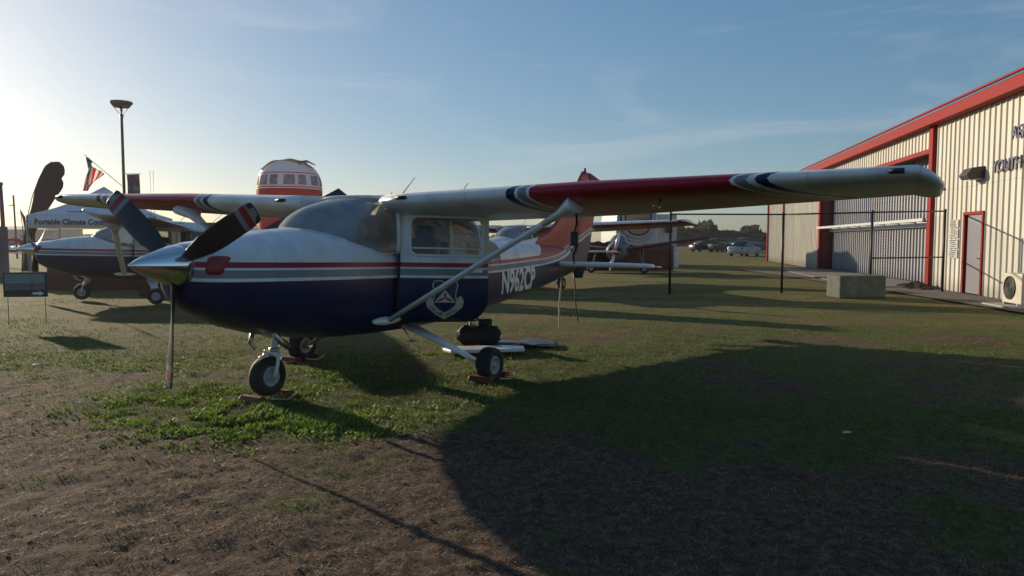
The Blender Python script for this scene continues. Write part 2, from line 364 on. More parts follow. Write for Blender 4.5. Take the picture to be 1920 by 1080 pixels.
def windshield_pts(nu=9, nv=12):
    base = []
    dens = [i / nu for i in range(nu + 1)]
    for t in dens:
        x = .97 * t ** 2.0; p = base_port(x)
        z = fw_z(x, p) if x < .9 else 1.43
        base.append(Vector((x, p, z)))
    base[-1] = Vector((.97, .555, 1.415)); base[-2].z = min(base[-2].z, 1.475)
    top = []
    for t in dens:
        p = .535 * t; x = .86 + .11 * t ** 2
        top.append(Vector((x, p, 1.985 - .07 * t ** 5)))
    P = []
    for b_, t_, t in zip(base, top, dens):
        row = []
        for j in range(nv + 1):
            v = j / nv; q = b_.lerp(t_, v); k = math.sin(PI * v ** .85)
            q += Vector((-.12 * (1 - t ** 2), .022 * t, .046 * (1 - t ** 2.5))) * k; row.append(q)
        P.append(row)
    left = [[Vector((q.x, -q.y, q.z)) for q in r] for r in P]
    return [[Vector((q.x, q.y, q.z)) for q in r] for r in P[::-1]] + left[1:]

def airfoil(c, t=.12, n=12, camber=.015):
    xs = [.5 * (1 - math.cos(PI * i / n)) for i in range(n + 1)]
    th = lambda x: 5 * t * (.2969 * math.sqrt(x) - .126 * x - .3516 * x * x + .2843 * x ** 3 - .1015 * x ** 4)
    up = [(x * c, (th(x) + camber * 4 * x * (1 - x)) * c) for x in xs]; lo = [(x * c, (-th(x) * 1.0 + camber * 4 * x * (1 - x)) * c) for x in xs]
    return up[::-1] + lo[1:-1]
def wing_st(y, span=5.2):
    a = abs(y); t = max(0, (a - 2.6) / (span - 2.6)); ch = 1.63 - .51 * t; le = .70 + .15 * t; z = 1.925 + .034 * (a - .5)
    if a > span:   # raked, drooping tip
        u = min(1, (a - span) / .20); k = math.sqrt(max(0, 1 - u ** 2)); ch2 = ch * (.34 + .66 * k); le += (ch - ch2) * .82; z -= .075 * u; return le, ch2, z, .125 * (.12 + .88 * k)
    return le, ch, z, .135 - .015 * t
def wing(root, side, wp, whm):
    ys = [.53, .8, 1.3, 1.9, 2.6, 3.2, 3.8, 4.4, 4.8, 5.2, 5.23, 5.27, 5.31, 5.35, 5.38, 5.40]; P = []
    for a in ys:
        le, ch, z, th = wing_st(a); inc = .078
        P.append([Vector((le + x * math.cos(inc) + zz * math.sin(inc), -side * a, z + zz - x * math.sin(inc))) for x, zz in airfoil(ch, th)])
    b = MB().grid(P, closed=True)
    n = len(P[0]); b.add(P[-1], [tuple(range(n))], 0, True); b.add(P[0], [tuple(range(n))], 0)
    w_ = b.build('wing', wp, root)
    # aileron / flap gap lines and hinges as thin dark strips just proud of the lower skin
    g = MB()
    def low(a, xf, off=-.003):
        le, ch, z, th = wing_st(a); af = airfoil(ch, th); x = xf * ch
        zz = min(((abs(px - x), pz) for px, pz in af if pz < .03 * ch), key=lambda q: q[0])[1]
        return Vector((le + x, -side * a, z + zz - x * .03 + off))
    for a0, a1, xf in ((.62, 2.7, .72), (2.75, 5.1, .76)):
        p, q = low(a0, xf), low(a1, xf); g.tube([p, q], .005, 5, sm=False)
    for a in (.62, 2.72, 5.1): g.tube([low(a, .73), low(a, .995)], .004, 5, sm=False)
    g.build('flap_seam', M['black'], w_)
    # inlet / landing light in the leading edge
    q = MB(); le, ch, z, th = wing_st(.78)
    q.tube([(le - .006, -side * .74, z + .02), (le - .006, -side * .86, z + .02)], .018, 8, flat=1); q.build('air_inlet', M['black'], w_)
    # lamp in the tip
    le, ch, z, th = wing_st(5.1); MB().tube([(le - .004, -side * 5.02, z), (le - .004, -side * 5.12, z)], .02, 8).build('position_lamp', M['black'], w_)
    le, ch, z, th = wing_st(5.26); MB().lathe([(0, -.02), (.010, -.015), (.013, 0), (.010, .015), (0, .02)], (1.62, -side * 5.405, 2.012), 'X', 10).build('navigation_lamp', M['lens'], w_)
    # strut
    s = MB(); A = Vector((.80, -side * .60, .735)); B = Vector((.90, -side * 2.52, 1.86))
    s.tube([A.lerp(B, t) for t in (0, .3, .7, 1)], [.062] * 4, 14, flat=.42, up=(0, -side * .5, .86)); st = s.build('wing_strut', whm, root)
    c = MB(); d = (B - A).normalized()   # lower fairing (tear drop along x) and upper cuff
    c.lathe([(0, -.22), (.035, -.19), (.06, -.12), (.072, -.02), (.062, .09), (.035, .2), (0, .27)], (.78, 0, 0), 'X', 14)
    for i, v in enumerate(c.v): c.v[i] = (v[0], v[1] * .75 - side * .575, v[2] * .62 + .73)
    c.build('strut_fairing', whm, st)
    u = MB(); u.tube([B - d * .30, B - d * .12, B - d * .02, B + d * .05], [.062, .085, .15, .19], 14, flat=.45, up=(0, -side * .5, .86)); u.build('strut_cuff', whm, st)
    return w_
def blade_mb(phi, zc=1.28, xc=-1.20):
    P = []; rs = [.10, .16, .25, .4, .55, .7, .82, .9, .96, .99, 1.0]
    ch = [.07, .09, .13, .175, .19, .188, .182, .175, .165, .15, .10]; tw = [64, 56, 48, 37, 30, 25, 22, 20, 19, 18, 18]
    th = [.05, .045, .032, .024, .019, .015, .013, .011, .009, .008, .006]
    ps, pc = math.sin(phi), math.cos(phi)
    R = Vector((0, -ps, -pc)); T = Vector((0, -pc, ps)) ; X = Vector((1, 0, 0))   # radial, tangential
    for r, c, t, h in zip(rs, ch, tw, th):
        a = math.radians(t); e = T * math.cos(a) - X * math.sin(a); nrm = X * math.cos(a) + T * math.sin(a)
        o = Vector((xc, 0, zc)) + R * r; row = []
        for k in range(12):
            q = 2 * PI * k / 12; row.append(o + e * (math.cos(q) * c / 2) + nrm * (math.sin(q) * h / 2))
        P.append(row)
    return P, rs
def propeller(root, phi):
    p0 = MB(); p0.lathe([(0, -.40), (.012, -.385), (.045, -.33), (.085, -.25), (.125, -.15), (.155, -.05), (.168, .03), (.17, .06), (.0, .065)], (-1.21, 0, 1.28), 'X', 40)
    sp = p0.build('spinner', M['chrome'], root)
    p1 = MB(); p1.lathe([(.171, .045), (.174, .055), (.174, .07), (.0, .07)], (-1.21, 0, 1.28), 'X', 40); p1.build('backplate', M['steel'], sp)
    for k in range(3):
        P, rs = blade_mb(phi + k * 2 * PI / 3)
        b = MB()
        for i in range(len(P) - 1): b.grid(P[i:i + 2], closed=True, mi=0)
        b.add(P[-1], [tuple(range(12))]); bl = b.build('propeller_blade', M['blade'], root)
        # painted tip bands, sleeves 1 mm proud
        def band(ra, rb, m):
            bb = MB(); rows = []
            for rr in (ra, rb):
                for i in range(len(rs) - 1):
                    if rs[i] <= rr <= rs[i + 1] + 1e-9:
                        t = (rr - rs[i]) / (rs[i + 1] - rs[i]); row = [p.lerp(q, t) for p, q in zip(P[i], P[i + 1])]
                        cen = sum(row, Vector()) / 12; rows.append([cen + (p - cen) * 1.012 + (p - cen).normalized() * .0015 for p in row]); break
            bb.grid(rows, closed=True); bb.build('tip_band', m, bl)
        band(.81, .86, M['tipgrey']); band(.86, .925, M['redcover']); band(.925, .995, M['tipgrey'])
def wheel(parent, c, r=.185, w=.16, name='wheel', hubmat=None, side=1):
    e = MB(); hw = w / 2
    e.lathe([(r * .52, -hw * .7), (r * .66, -hw * .95), (r * .85, -hw), (r * .96, -hw * .75), (r, -hw * .35), (r, hw * .35), (r * .96, hw * .75), (r * .85, hw), (r * .66, hw * .95), (r * .52, hw * .7)], c, 'Y', 28)
    t = e.build(name, M['rubber'], parent)
    h = MB(); h.lathe([(r * .53, -hw * .72), (r * .50, -hw * .86), (r * .42, -hw * .84), (r * .38, -hw * .45), (r * .2, -hw * .40), (r * .17, -hw * .85), (0, -hw * .86)], c, 'Y', 20)
    h.lathe([(r * .53, hw * .72), (r * .50, hw * .86), (r * .42, hw * .84), (r * .38, hw * .45), (r * .2, hw * .40), (r * .17, hw * .85), (0, hw * .86)], c, 'Y', 20)
    for k in range(6):
        a = k * PI / 3
        for s_ in (-1, 1): h.box((c[0] + r * .33 * math.cos(a), c[1] + s_ * hw * .5, c[2] + r * .33 * math.sin(a)), (.018, .012, .018))
    h.build('wheel_hub', hubmat or M['hub'], t)
    return t
def gear(root, whm):
    zc = .07
    c = (-.23, 0, zc + .185); wheel(root, c, .185, .14, 'nose_wheel')
    s = MB(); s.tube([(-.10, 0, .78), (-.15, 0, .5)], [.038, .034], 12); s.tube([(-.15, 0, .52), (-.18, 0, .40)], .028, 12)
    s.box((-.178, 0, .462), (.05, .17, .03)); 
    for sd_ in (-1, 1): s.tube([(-.175, sd_ * .08, .485), (-.20, sd_ * .098, .38), (-.23, sd_ * .092, c[2])], [.015, .017, .02], 8)
    s.tube([(-.12, 0, .62), (-.04, 0, .55), (-.13, 0, .47)], .012, 6); st = s.build('nose_gear_strut', M['white'], root)
    MB().tube([(-.15, 0, .505), (-.155, 0, .47)], .047, 12).build('collar', M['steel'], st)
    f = MB()      # little mudguard bracket behind the wheel
    f.tube([(-.23 + .2 * math.cos(a), 0, c[2] + .2 * math.sin(a)) for a in [1.2 + .12 * i for i in range(8)]], .03, 8, flat=.15); f.build('scissor_link', M['steel'], st)
    for sd_ in (1, -1):
        cw = (1.58, -sd_ * 1.33, zc + .182); wheel(root, cw, .188, .165, 'main_wheel')
        l = MB(); A = Vector((1.36, -sd_ * .40, .64)); B = Vector((1.57, -sd_ * 1.20, .27))
        l.tube([A, A.lerp(B, .5) + Vector((0, 0, .015)), B], [.13, .09, .06], 12, flat=.22, up=(0, -sd_ * .42, .9)); lg = l.build('landing_gear_leg', whm, root)
        MB().tube([B + Vector((0, sd_ * .02, 0)), (1.58, -sd_ * 1.29, zc + .182)], .035, 10).build('axle', M['steel'], lg)
def tail(root, fp, whm):
    # fin + dorsal fillet + rudder (z, x_le, x_te, thickness)
    fin = [(1.50, 4.3, 6.85, .04), (1.60, 4.55, 6.9, .045), (1.68, 5.25, 6.92, .05), (1.78, 5.68, 6.95, .06), (2.0, 6.08, 7.10, .07), (2.3, 6.46, 7.24, .065), (2.6, 6.82, 7.40, .055), (2.84, 7.04, 7.50, .045), (2.95, 7.16, 7.52, .02)]
    def stab_row(z, a, b, t, axis='z'): 
        pr = airfoil(1, .12, 8, 0); return [Vector((a + x * (b - a), zz / .06 * t / 2, z)) for x, zz in pr]
    b = MB().grid([stab_row(*r) for r in fin], closed=True); b.add(stab_row(*fin[-1]), [tuple(range(len(stab_row(*fin[-1]))))]); f = b.build('tail_fin', fp, root)
    MB().tube([(7.30, 0, 2.94), (7.30, 0, 3.02)], [.028, .02], 8).build('beacon', M['redcover'], f)
    rud = [(1.02, 6.90, 7.22, .03), (1.3, 6.93, 7.36, .05), (1.6, 6.95, 7.50, .05), (2.0, 7.06, 7.62, .045), (2.4, 7.24, 7.76, .04), (2.72, 7.46, 8.02, .035), (2.82, 7.50, 8.06, .03), (2.95, 7.5, 7.58, .02)]
    b = MB().grid([stab_row(*r) for r in rud], closed=True); b.add(stab_row(*rud[0]), [tuple(range(16))]); b.add(stab_row(*rud[-1]), [tuple(range(16))]); r = b.build('rudder', fp, root)
    piv = Vector((6.93, 0, 1.02)); ang = math.radians(-9)
    r.matrix_local = Matrix.Translation(piv) @ Matrix.Rotation(ang, 4, Vector((.60, 0, 1.93)).normalized()) @ Matrix.Translation(-piv)
    for sd_ in (1, -1):
        P = [[Vector((a + x * c, -sd_ * y, 1.285 + zz)) for x, zz in airfoil(c, .15, 8, 0)] for y, a, c in ((.06, 5.92, .62), (.5, 5.95, .58), (1.2, 6.0, .52), (1.6, 6.04, .46), (1.68, 6.12, .36))]
        b = MB().grid(P, closed=True); b.add(P[-1], [tuple(range(16))]); st = b.build('tailplane', whm, root)
        P = [[Vector((a + x * c, -sd_ * y, 1.268 + zz)) for x, zz in airfoil(c, .06, 8, 0)] for y, a, c in ((.12, 6.55, .50), (1.2, 6.53, .42), (1.56, 6.51, .36), (1.69, 6.4, .44))]
        b = MB().grid(P, closed=True); b.add(P[-1], [tuple(range(16))]); b.add(P[0], [tuple(range(16))]); b.build('elevator', whm, root)
def interior(root):
    for sd_ in (-.27, .27):
        b = MB(); b.box((1.55, sd_, .98), (.46, .42, .14)); s = b.build('seat', M['seat'], root, bevel=.04)
        b = MB(); b.box((1.82, sd_, 1.30), (.13, .42, .58), M=Matrix.Rotation(.15, 3, 'Y')); b.box((1.88, sd_, 1.66), (.09, .26, .14)); b.build('seat_back', M['seat'], s, bevel=.04)
    b = MB(); b.box((2.45, 0, 1.22), (.16, .9, .7)); b.box((2.2, 0, .96), (.42, .9, .12)); b.build('rear_bench', M['seat'], root, bevel=.03)
    b = MB(); b.box((.93, 0, 1.27), (.05, .98, .42)); b.grid([[Vector((x, p, 1.50 - .10 * (x - .1))) for p in [base_port(x) * q for q in (-.93, -.5, 0, .5, .93)]] for x in (.06, .15, .3, .5, .75, .97)])
    ip = b.build('instrument_panel', M['dark'], root, thick=.01)
    MB().box((1.75, 0, .80), (1.9, .96, .03)).build('cabin_floor', M['dark'], root)
    for sd_ in (-.27, .27):
        b = MB(); b.tube([(.95, sd_, 1.28), (1.12, sd_, 1.28)], .015, 8); b.tube([(1.12, sd_ - .15, 1.38), (1.12, sd_ - .15, 1.27), (1.12, sd_ + .15, 1.27), (1.12, sd_ + .15, 1.38)], .016, 8); b.build('control_yoke', M['black'], root)
def door(root, fp, open_deg, emblem=True):
    # built closed in aeroplane coordinates, then swung about its front hinge
    x0, x1 = DX0 + .005, DX1 - .005
    z0, z1 = DZ0, zlev(1.4, .86) - .005
    wx0, wx1, wz0, wz1 = 1.10, 1.855, 1.395, 1.80
    hingeM = lambda: Matrix.Translation(Vector((x0, -.56, 0))) @ Matrix.Rotation(math.radians(-open_deg), 4, 'Z') @ Matrix.Translation(Vector((-x0, .56, 0)))
    def rr(c, x, z, x0_, x1_, z0_, z1_, r):   # inside rounded rectangle?
        dx = max(x0_ + r - x, x - (x1_ - r), 0); dz = max(z0_ + r - z, z - (z1_ - r), 0); return math.hypot(dx, dz) <= r
    # polar-style panel: rings between window edge and door edge
    def rrpts(x0_, x1_, z0_, z1_, rs, n=8):
        out = []
        for (cx, cz, a0, r) in ((x1_ - rs[0], z1_ - rs[0], 0, rs[0]), (x0_ + rs[1], z1_ - rs[1], PI / 2, rs[1]), (x0_ + rs[2], z0_ + rs[2], PI, rs[2]), (x1_ - rs[3], z0_ + rs[3], 1.5 * PI, rs[3])):
            out += [(cx + r * math.cos(a0 + PI / 2 * k / n), cz + r * math.sin(a0 + PI / 2 * k / n)) for k in range(n + 1)]
        return out
    outer = rrpts(x0, x1, z0, z1, (.10, .05, .05, .24)); inner = rrpts(wx0, wx1, wz0, wz1, (.08, .09, .08, .06))
    def onskin(x, z, d=0): return Vector((x, -(width_at(RW, x, z) + d), z))
    K = 10; P = []
    for k in range(K + 1):
        t = k / K; P.append([onskin(a[0] + (b_[0] - a[0]) * t, a[1] + (b_[1] - a[1]) * t, .004) for a, b_ in zip(inner, outer)])
    d = MB().grid(P, closed=True).build('cabin_door', fp, root, thick=.035); d.matrix_local = hingeM()
    if open_deg > 5:
        lin = MB().grid([[p + Vector((0, .024, 0)) for p in r] for r in P[1:-1]], closed=True).build('door_lining', M['lining'], d)
    fr = MB(); loop = [onskin(x, z, .016) for x, z in inner]; fr.tube(loop + [loop[0]], .017, 8, cap=False)
    fr.tube([onskin(wx0 + .02, wz0 + .075, .02), onskin(wx1 - .01, wz0 + .075, .02)], .011, 8); fr.build('window_frame', M['white'], d)
    g = MB(); c = onskin((wx0 + wx1) / 2, (wz0 + wz1) / 2, 0); g.add([p + Vector((0, .004, 0)) for p in P[0]] + [c], [(i, (i + 1) % len(P[0]), len(P[0])) for i in range(len(P[0]))], 0, True); g.build('window_pane', M['glass'], d)
    jb = MB(); jb.tube([onskin(x0 + .012, z, .012) for z in (z0 + .02, .9, 1.15, 1.5, z1 - .04)], .013, 8); jb.build('hinge_gap_shade', M['black'], root)  # black strip drawn in place of the shade between door post and open door
    h = MB(); h.box(tuple(onskin(1.80, 1.24, .02)), (.12, .02, .03)); h.build('door_handle', M['steel'], d)
    if emblem: make_emblem(d, onskin)
    return d
M['emb_w'] = mat('emblem_white', (.55, .53, .5), .5); M['emb_y'] = mat('emblem_cream', (.5, .46, .36), .5)
def make_emblem(d, onskin):
    cx, cz, s = 1.47, .94, .20     # centre, half size
    def pl(pts, off): return [onskin(cx + x * s, cz + z * s, off) for x, z in pts]
    def poly(pts, off, m, name):
        b = MB(); v = pl(pts, off); c = sum(v, Vector()) / len(v); n = len(v); b.add(v + [c], [(i, (i + 1) % n, n) for i in range(n)]); return b
    def stroke(b, pts, wd, off):
        for (xa, za), (xb, zb) in zip(pts, pts[1:]):
            L_ = math.hypot(xb - xa, zb - za); nx, nz = -(zb - za) / L_ * wd, (xb - xa) / L_ * wd
            b.add(pl([(xa + nx, za + nz), (xb + nx, zb + nz), (xb - nx, zb - nz), (xa - nx, za - nz)], off), [(0, 1, 2, 3)])
    sh = [(-.58, .95), (-.3, .99), (0, .90), (.3, .99), (.58, .95), (.66, .72), (.60, .55), (.55, .2), (.62, -.12), (.58, -.3), (.36, -.52), (0, -.74), (-.36, -.52), (-.58, -.3), (-.62, -.12), (-.55, .2), (-.60, .55), (-.66, .72)]
    b = poly(sh, .0235, M['navy'], 'emblem'); em = b.build('emblem', M['navy'], d)
    b = MB(); stroke(b, sh + [sh[0]], .028, .0245); b.build('emblem_border', M['emb_y'], em)
    b = poly([(-.56, -.16), (.56, -.16), (0, .52)], .0255, None, ''); b.build('emblem_triangle', M['emb_w'], em)
    b = MB(); c0 = (0, .10)
    for tx, tz in ((-.46, -.13), (.46, -.13), (0, .40)):
        L_ = math.hypot(tx, tz - .1); nx, nz = -(tz - .1) / L_ * .06, tx / L_ * .06
        b.add(pl([(c0[0] - nx * .5, c0[1] - nz * .5), (c0[0] + (tx) * .5 - nx * 1.2, c0[1] + (tz - .1) * .5 - nz * 1.2), (tx, tz), (c0[0] + tx * .5 + nx * 1.2, c0[1] + (tz - .1) * .5 + nz * 1.2), (c0[0] + nx * .5, c0[1] + nz * .5)], .0268), [(0, 1, 2, 3, 4)])
    b.build('emblem_propeller', M['red'], em)
    rib = [(-.98, -.02), (-.88, -.36), (-.52, -.66), (0, -.92)]; b = MB()
    top = [(-.66, .08), (-.58, -.30), (-.34, -.52), (0, -.72)]
    low = [(-1.0, -.12), (-.92, -.42), (-.50, -.78), (0, -1.06)]
    for i in range(3):
        for sg in (1, -1):
            q = [top[i], top[i + 1], low[i + 1], low[i]]; b.add(pl([(sg * x, z) for x, z in q], .0262), [(0, 1, 2, 3)])
    for sg in (1, -1): b.add(pl([(sg * .66, .08), (sg * 1.0, -.12), (sg * .9, .14), (sg * .78, .2)], .0262), [(0, 1, 2, 3)])
    rb = b.build('emblem_ribbon', M['emb_y'], em)
    for word, mx, mz, an in (('CIVIL', -.66, -.46, -42), ('AIR', -.27, -.74, -28), ('PATROL', .46, -.62, 35)):
        Mt = Matrix.Translation(onskin(cx + mx * s, cz + mz * s, .0282)) @ Matrix.Rotation(PI / 2, 4, 'X') @ Matrix.Rotation(math.radians(an), 4, 'Z')
        text_mesh('emblem_lettering', word, .046, M['navy'], em, Mt, .0003, bold=.0008)

def aeroplane(name, loc, rot, label, fp, wp, whm, phi=-4.6, door_deg=0, marks=True, inside=True, group=None, plug=True):
    root = empty(name, loc, rot, label, 'aeroplane', group)
    fus, xs2 = plane_fuselage(root, fp)
    MB().grid(windshield_pts()).build('windshield', M['windshield'], root)
    b = MB()      # windshield pillars and roof lip
    W = windshield_pts(); cc = Vector((1.0, 0, 1.5))
    sh = MB().grid([[q + (cc - q).normalized() * .035 for q in r[:-1]] for r in W[:-3]]); sh.build('sunshade', M['shade'], root, thick=.004)
    for row in (W[0], W[-1]): b.tube([Vector(q) + Vector((.012, 0, 0)) for q in row], [.026] * len(row), 8)
    b.tube([r[-1] + Vector((0, 0, .0)) for r in W], .022, 8); b.tube([r[0] for r in W], .010, 6); b.build('windshield_frame', fp, root)
    for s_ in (1, -1): wing(root, s_, wp, whm)
    propeller(root, math.radians(phi)); gear(root, whm); tail(root, fp, whm)
    if inside: interior(root)
    door(root, fp, door_deg, emblem=marks)
    for x in (1.95, 2.75):  # whip aerials on the roof
        y = .15 if x < 2 else -.12
        MB().tube([(x, y, 2.04), (x + .03, y, 2.10), (x + .30, y, 2.34)], [.009, .007, .004], 6).build('whip_aerial', M['black'], root)
    # exhaust, drain mast, belly aerials
    b = MB(); b.tube([(-.35, -.2, .70), (-.30, -.22, .60), (-.2, -.23, .54)], .03, 10); b.build('exhaust_pipe', M['steel'], root)
    b = MB(); b.box((3.7, 0, .74), (.14, .01, .14)); b.build('belly_aerial', M['white'], root)
    for s_ in (1, -1):
        b = MB(); pts = []
        for k in range(20):
            a = 2 * PI * k / 20; ca, sa = math.cos(a), math.sin(a)
            y = .32 + .052 * math.copysign(abs(ca) ** .5, ca); z = 1.29 + .075 * math.copysign(abs(sa) ** .5, sa)
            pts.append((y, z))
        P = []
        for sc, ex in ((1.0, 0), (1.0, .022), (.8, .032), (.4, .036)):
            row = []
            for y, z in pts:
                yy = .32 + (y - .32) * sc; zz = 1.29 + (z - 1.29) * sc
                # find x on the nose where the half width equals yy
                x = min((abs(width_at(FW, xx, zz) - yy), xx) for xx in [-1.15 + .01 * i for i in range(50)])[1]
                row.append(Vector((x - ex, -s_ * (yy + ex * .9), zz)))
            P.append(row)
        b.grid(P, closed=True); b.add(P[-1], [tuple(range(20))], 0, True); b.build('inlet_plug' if plug else 'air_inlet', M['redcover'] if plug else M['black'], root)
    if marks:
        for s_ in (1, -1):
            def bend(c, s_=s_):
                x = 4.15 + c.x * s_ - .05 * c.y; z = 1.045 + c.y + .025 * c.x * s_
                return Vector((x, -s_ * (width_at(RW, x, z) + .010 + c.z), z))
            text_mesh('registration_letters', 'N962CP', .45, M['white'], root, Matrix.Identity(4), .0012, bold=.015, sx=.83, bend=bend)
    # rivet-like dots and panel seam on cowling
    b = MB()
    for s_ in (1, -1):
        for x, z in ((-.72, 1.42), (-.6, 1.34), (-.62, 1.26), (-.55, 1.19), (-.12, 1.50), (-.08, 1.42), (-.1, 1.3)):
            p = Vector((x, -s_ * (width_at(FW, x, z) + .001), z)); MB().lathe([(0, -.002 * s_), (.010, -.002 * s_), (.011, 0)], tuple(p), 'Y', 8).build('cowl_fastener', M['steel'], fus)
    for xx in (.02,):
        r_ = [p for p in ring(FW, xx)]; b = MB(); b.tube([q * 1 + (q - Vector((xx, 0, 1.2))).normalized() * .0015 for q in r_] + [r_[0]], .0035, 5, cap=False); b.build('cowl_seam', M['dark'], root)
    return root

P1 = aeroplane('light_aeroplane', (-2.1585, 6.8395, -.05), (.0101, .0255, math.radians(62.0)),
               'nearest high-wing aeroplane in white, red, grey and navy with its cabin door open', M['fus'], M['wing'], M['white'], -4.6, 50)
P2 = aeroplane('light_aeroplane', (-10.3, 17.75, -.05), (0, .0255, math.radians(90 - 71)),
               'second navy, red and white aeroplane parked side-on before the white tent', M['fus'], M['wing'], M['white'], 2, 0, marks=False, inside=True)
P3 = aeroplane('light_aeroplane', (-.35, 21.4, -.05), (0, .0255, math.radians(90 - 25)),
               'white aeroplane with red wing underside glimpsed behind the nearest tail', M['fus2'], M['wing2'], M['white'], -30, 0, marks=False, inside=True, plug=False)

# ------------------------------------------------------------------ ground
def vnoise(x, y, sc, seed):
    "tileable-free numpy value noise"
    xs, ys = x * sc + seed * 17.3, y * sc + seed * 9.1
    xi, yi = np.floor(xs).astype(np.int64), np.floor(ys).astype(np.int64); fx, fy = xs - xi, ys - yi
    fx = fx * fx * (3 - 2 * fx); fy = fy * fy * (3 - 2 * fy)
    def h(a, b):
        n = (a * 374761393 + b * 668265263 + seed * 974634) & 0x7fffffff; n = ((n ^ (n >> 13)) * 1274126177) & 0x7fffffff
        return ((n ^ (n >> 16)) & 0xffff) / 65535.
    return (h(xi, yi) * (1 - fx) + h(xi + 1, yi) * fx) * (1 - fy) + (h(xi, yi + 1) * (1 - fx) + h(xi + 1, yi + 1) * fx) * fy
def fbm(x, y, sc, seed, o=4):
    r = 0; a = .5
    for i in range(o): r = r + a * vnoise(x, y, sc * 2 ** i, seed + i); a *= .5
    return r / (1 - .5 ** o)
def blob(x, y, cx, cy, rx, ry): return np.exp(-(((x - cx) / rx) ** 2 + ((y - cy) / ry) ** 2))
def greenness(x, y):
    "0 bare dirt, 1 full grass"
    n = fbm(x, y, .9, 3); n2 = fbm(x, y, 3.2, 5)
    edge = 5.6 + .25 * np.sin(x * 1.3) - .12 * x
    base = 1 / (1 + np.exp(-(y - edge) * 1.5)) * .88 - .26 * np.clip((-x - 4.4) / 2, 0, 1) * (y < 9)
    base = base + .9 * blob(x, y, -1.8, 5.75, 1.1, .55) + .5 * blob(x, y, -2.8, 6.6, .7, .8) + .35 * blob(x, y, -1.9, 7.6, .7, 1.2)
    base = base - .55 * blob(x, y, -3.0, 7.7, .7, .5) - .3 * blob(x, y, -4.6, 7.9, .9, .5)
    base = base + .3 * blob(x, y, .9, 6.6, 1.6, 1.2) + .25 * blob(x, y, 1.2, 9.8, 4, .8)
    base = base + .34 * np.clip((x - .2 - (5 - y) * .15), 0, 1) * (y < 6.5) + .55 * blob(x, y, -.95, 3.15, .35, .16) + .5 * blob(x, y, -2.6, 4.6, .5, .25) + .4 * blob(x, y, -.4, 3.7, .4, .2) + .3 * blob(x, y, -1.9, 3.3, .3, .2)
    far = .64 - .22 * np.clip((y - 10) / 8, 0, 1)
    base = np.where(y > 10, np.minimum(base, far), base)
    return np.clip(base + (n - .5) * 1.9 + (n2 - .5) * 1.2, 0, 1)
def height(x, y):
    near = np.clip(1 - (y - 9) / 12, 0, 1)
    return near * ((fbm(x, y, 1.1, 11) - .5) * .05 + (fbm(x, y, 6, 13) - .5) * .030 + (fbm(x, y, 17, 15, 3) - .5) * .024) + (fbm(x, y, .3, 19, 2) - .5) * .03 * (1 - near)
def axis(a, b, d0, grow): 
    out = [a]; d = d0
    while out[-1] < b: out.append(out[-1] + d); d *= grow
    return out
yy = np.array([-30, -10, 0, 1.5] + axis(2.2, 1500, .028, 1.0105)); ux = np.linspace(-1, 1, 361)
YY, U = np.meshgrid(yy, ux, indexing='ij')
XX = U * (np.maximum(YY, 0) * .86 + 4.0) + np.sign(U) * np.abs(U) ** 9 * (60 + YY * .6)
ZZ = height(XX, YY) - .012; ZZ[YY < 1.4] = -.012
n0, n1 = YY.shape
me = bpy.data.meshes.new('ground'); me.vertices.add(n0 * n1)
me.vertices.foreach_set('co', np.stack([XX, YY, ZZ], -1).ravel())
idx = np.arange(n0 * n1).reshape(n0, n1); q = np.stack([idx[:-1, :-1], idx[:-1, 1:], idx[1:, 1:], idx[1:, :-1]], -1).reshape(-1, 4)
me.loops.add(q.size); me.loops.foreach_set('vertex_index', q.ravel()); me.polygons.add(len(q))
me.polygons.foreach_set('loop_start', np.arange(len(q)) * 4); me.polygons.foreach_set('loop_total', np.full(len(q), 4)); me.polygons.foreach_set('use_smooth', np.ones(len(q), bool))
me.update(); at_ = me.attributes.new('green', 'FLOAT', 'POINT'); at_.data.foreach_set('value', greenness(XX, YY).ravel())
gm = bpy.data.materials.new('ground_soil_and_turf'); gm.use_nodes = True; n = gm.node_tree; pb = n.nodes['Principled BSDF']; pb.inputs['Roughness'].default_value = .95; pb.inputs['Specular IOR Level'].default_value = .15
at1 = n.nodes.new('ShaderNodeAttribute'); at1.attribute_name = 'green'; tc = n.nodes.new('ShaderNodeTexCoord')
def nz(sc, det=8, ro=.6, dist=0):
    q = n.nodes.new('ShaderNodeTexNoise'); q.inputs['Scale'].default_value = sc; q.inputs['Detail'].default_value = det; q.inputs['Roughness'].default_value = ro
    q.inputs['Distortion'].default_value = dist; n.links.new(tc.outputs['Object'], q.inputs[0]); return q.outputs[0]
def rmp(fac, stops):
    r = n.nodes.new('ShaderNodeValToRGB'); e = r.color_ramp.elements; e[0].position, e[0].color = stops[0][0], (*stops[0][1], 1); e[1].position, e[1].color = stops[-1][0], (*stops[-1][1], 1)
    for p, c in stops[1:-1]: k = e.new(p); k.color = (*c, 1)
    n.links.new(fac, r.inputs[0]); return r.outputs[0]
dirt = rmp(nz(16, 14, .8), [(.30, (.014, .008, .006)), (.43, (.052, .032, .023)), (.54, (.105, .066, .047)), (.68, (.25, .18, .13))])
grs = rmp(nz(14, 10, .75), [(.28, (.018, .030, .007)), (.45, (.055, .078, .018)), (.58, (.095, .110, .030)), (.75, (.18, .16, .07))])
fac = nmath(n, 'ADD', at1.outputs['Fac'], nmath(n, 'MULTIPLY', nmath(n, 'SUBTRACT', nz(30, 5), .5), 1.1))
fc2 = n.nodes.new('ShaderNodeMapRange'); fc2.inputs[1].default_value = .32; fc2.inputs[2].default_value = .62; n.links.new(fac, fc2.inputs[0])
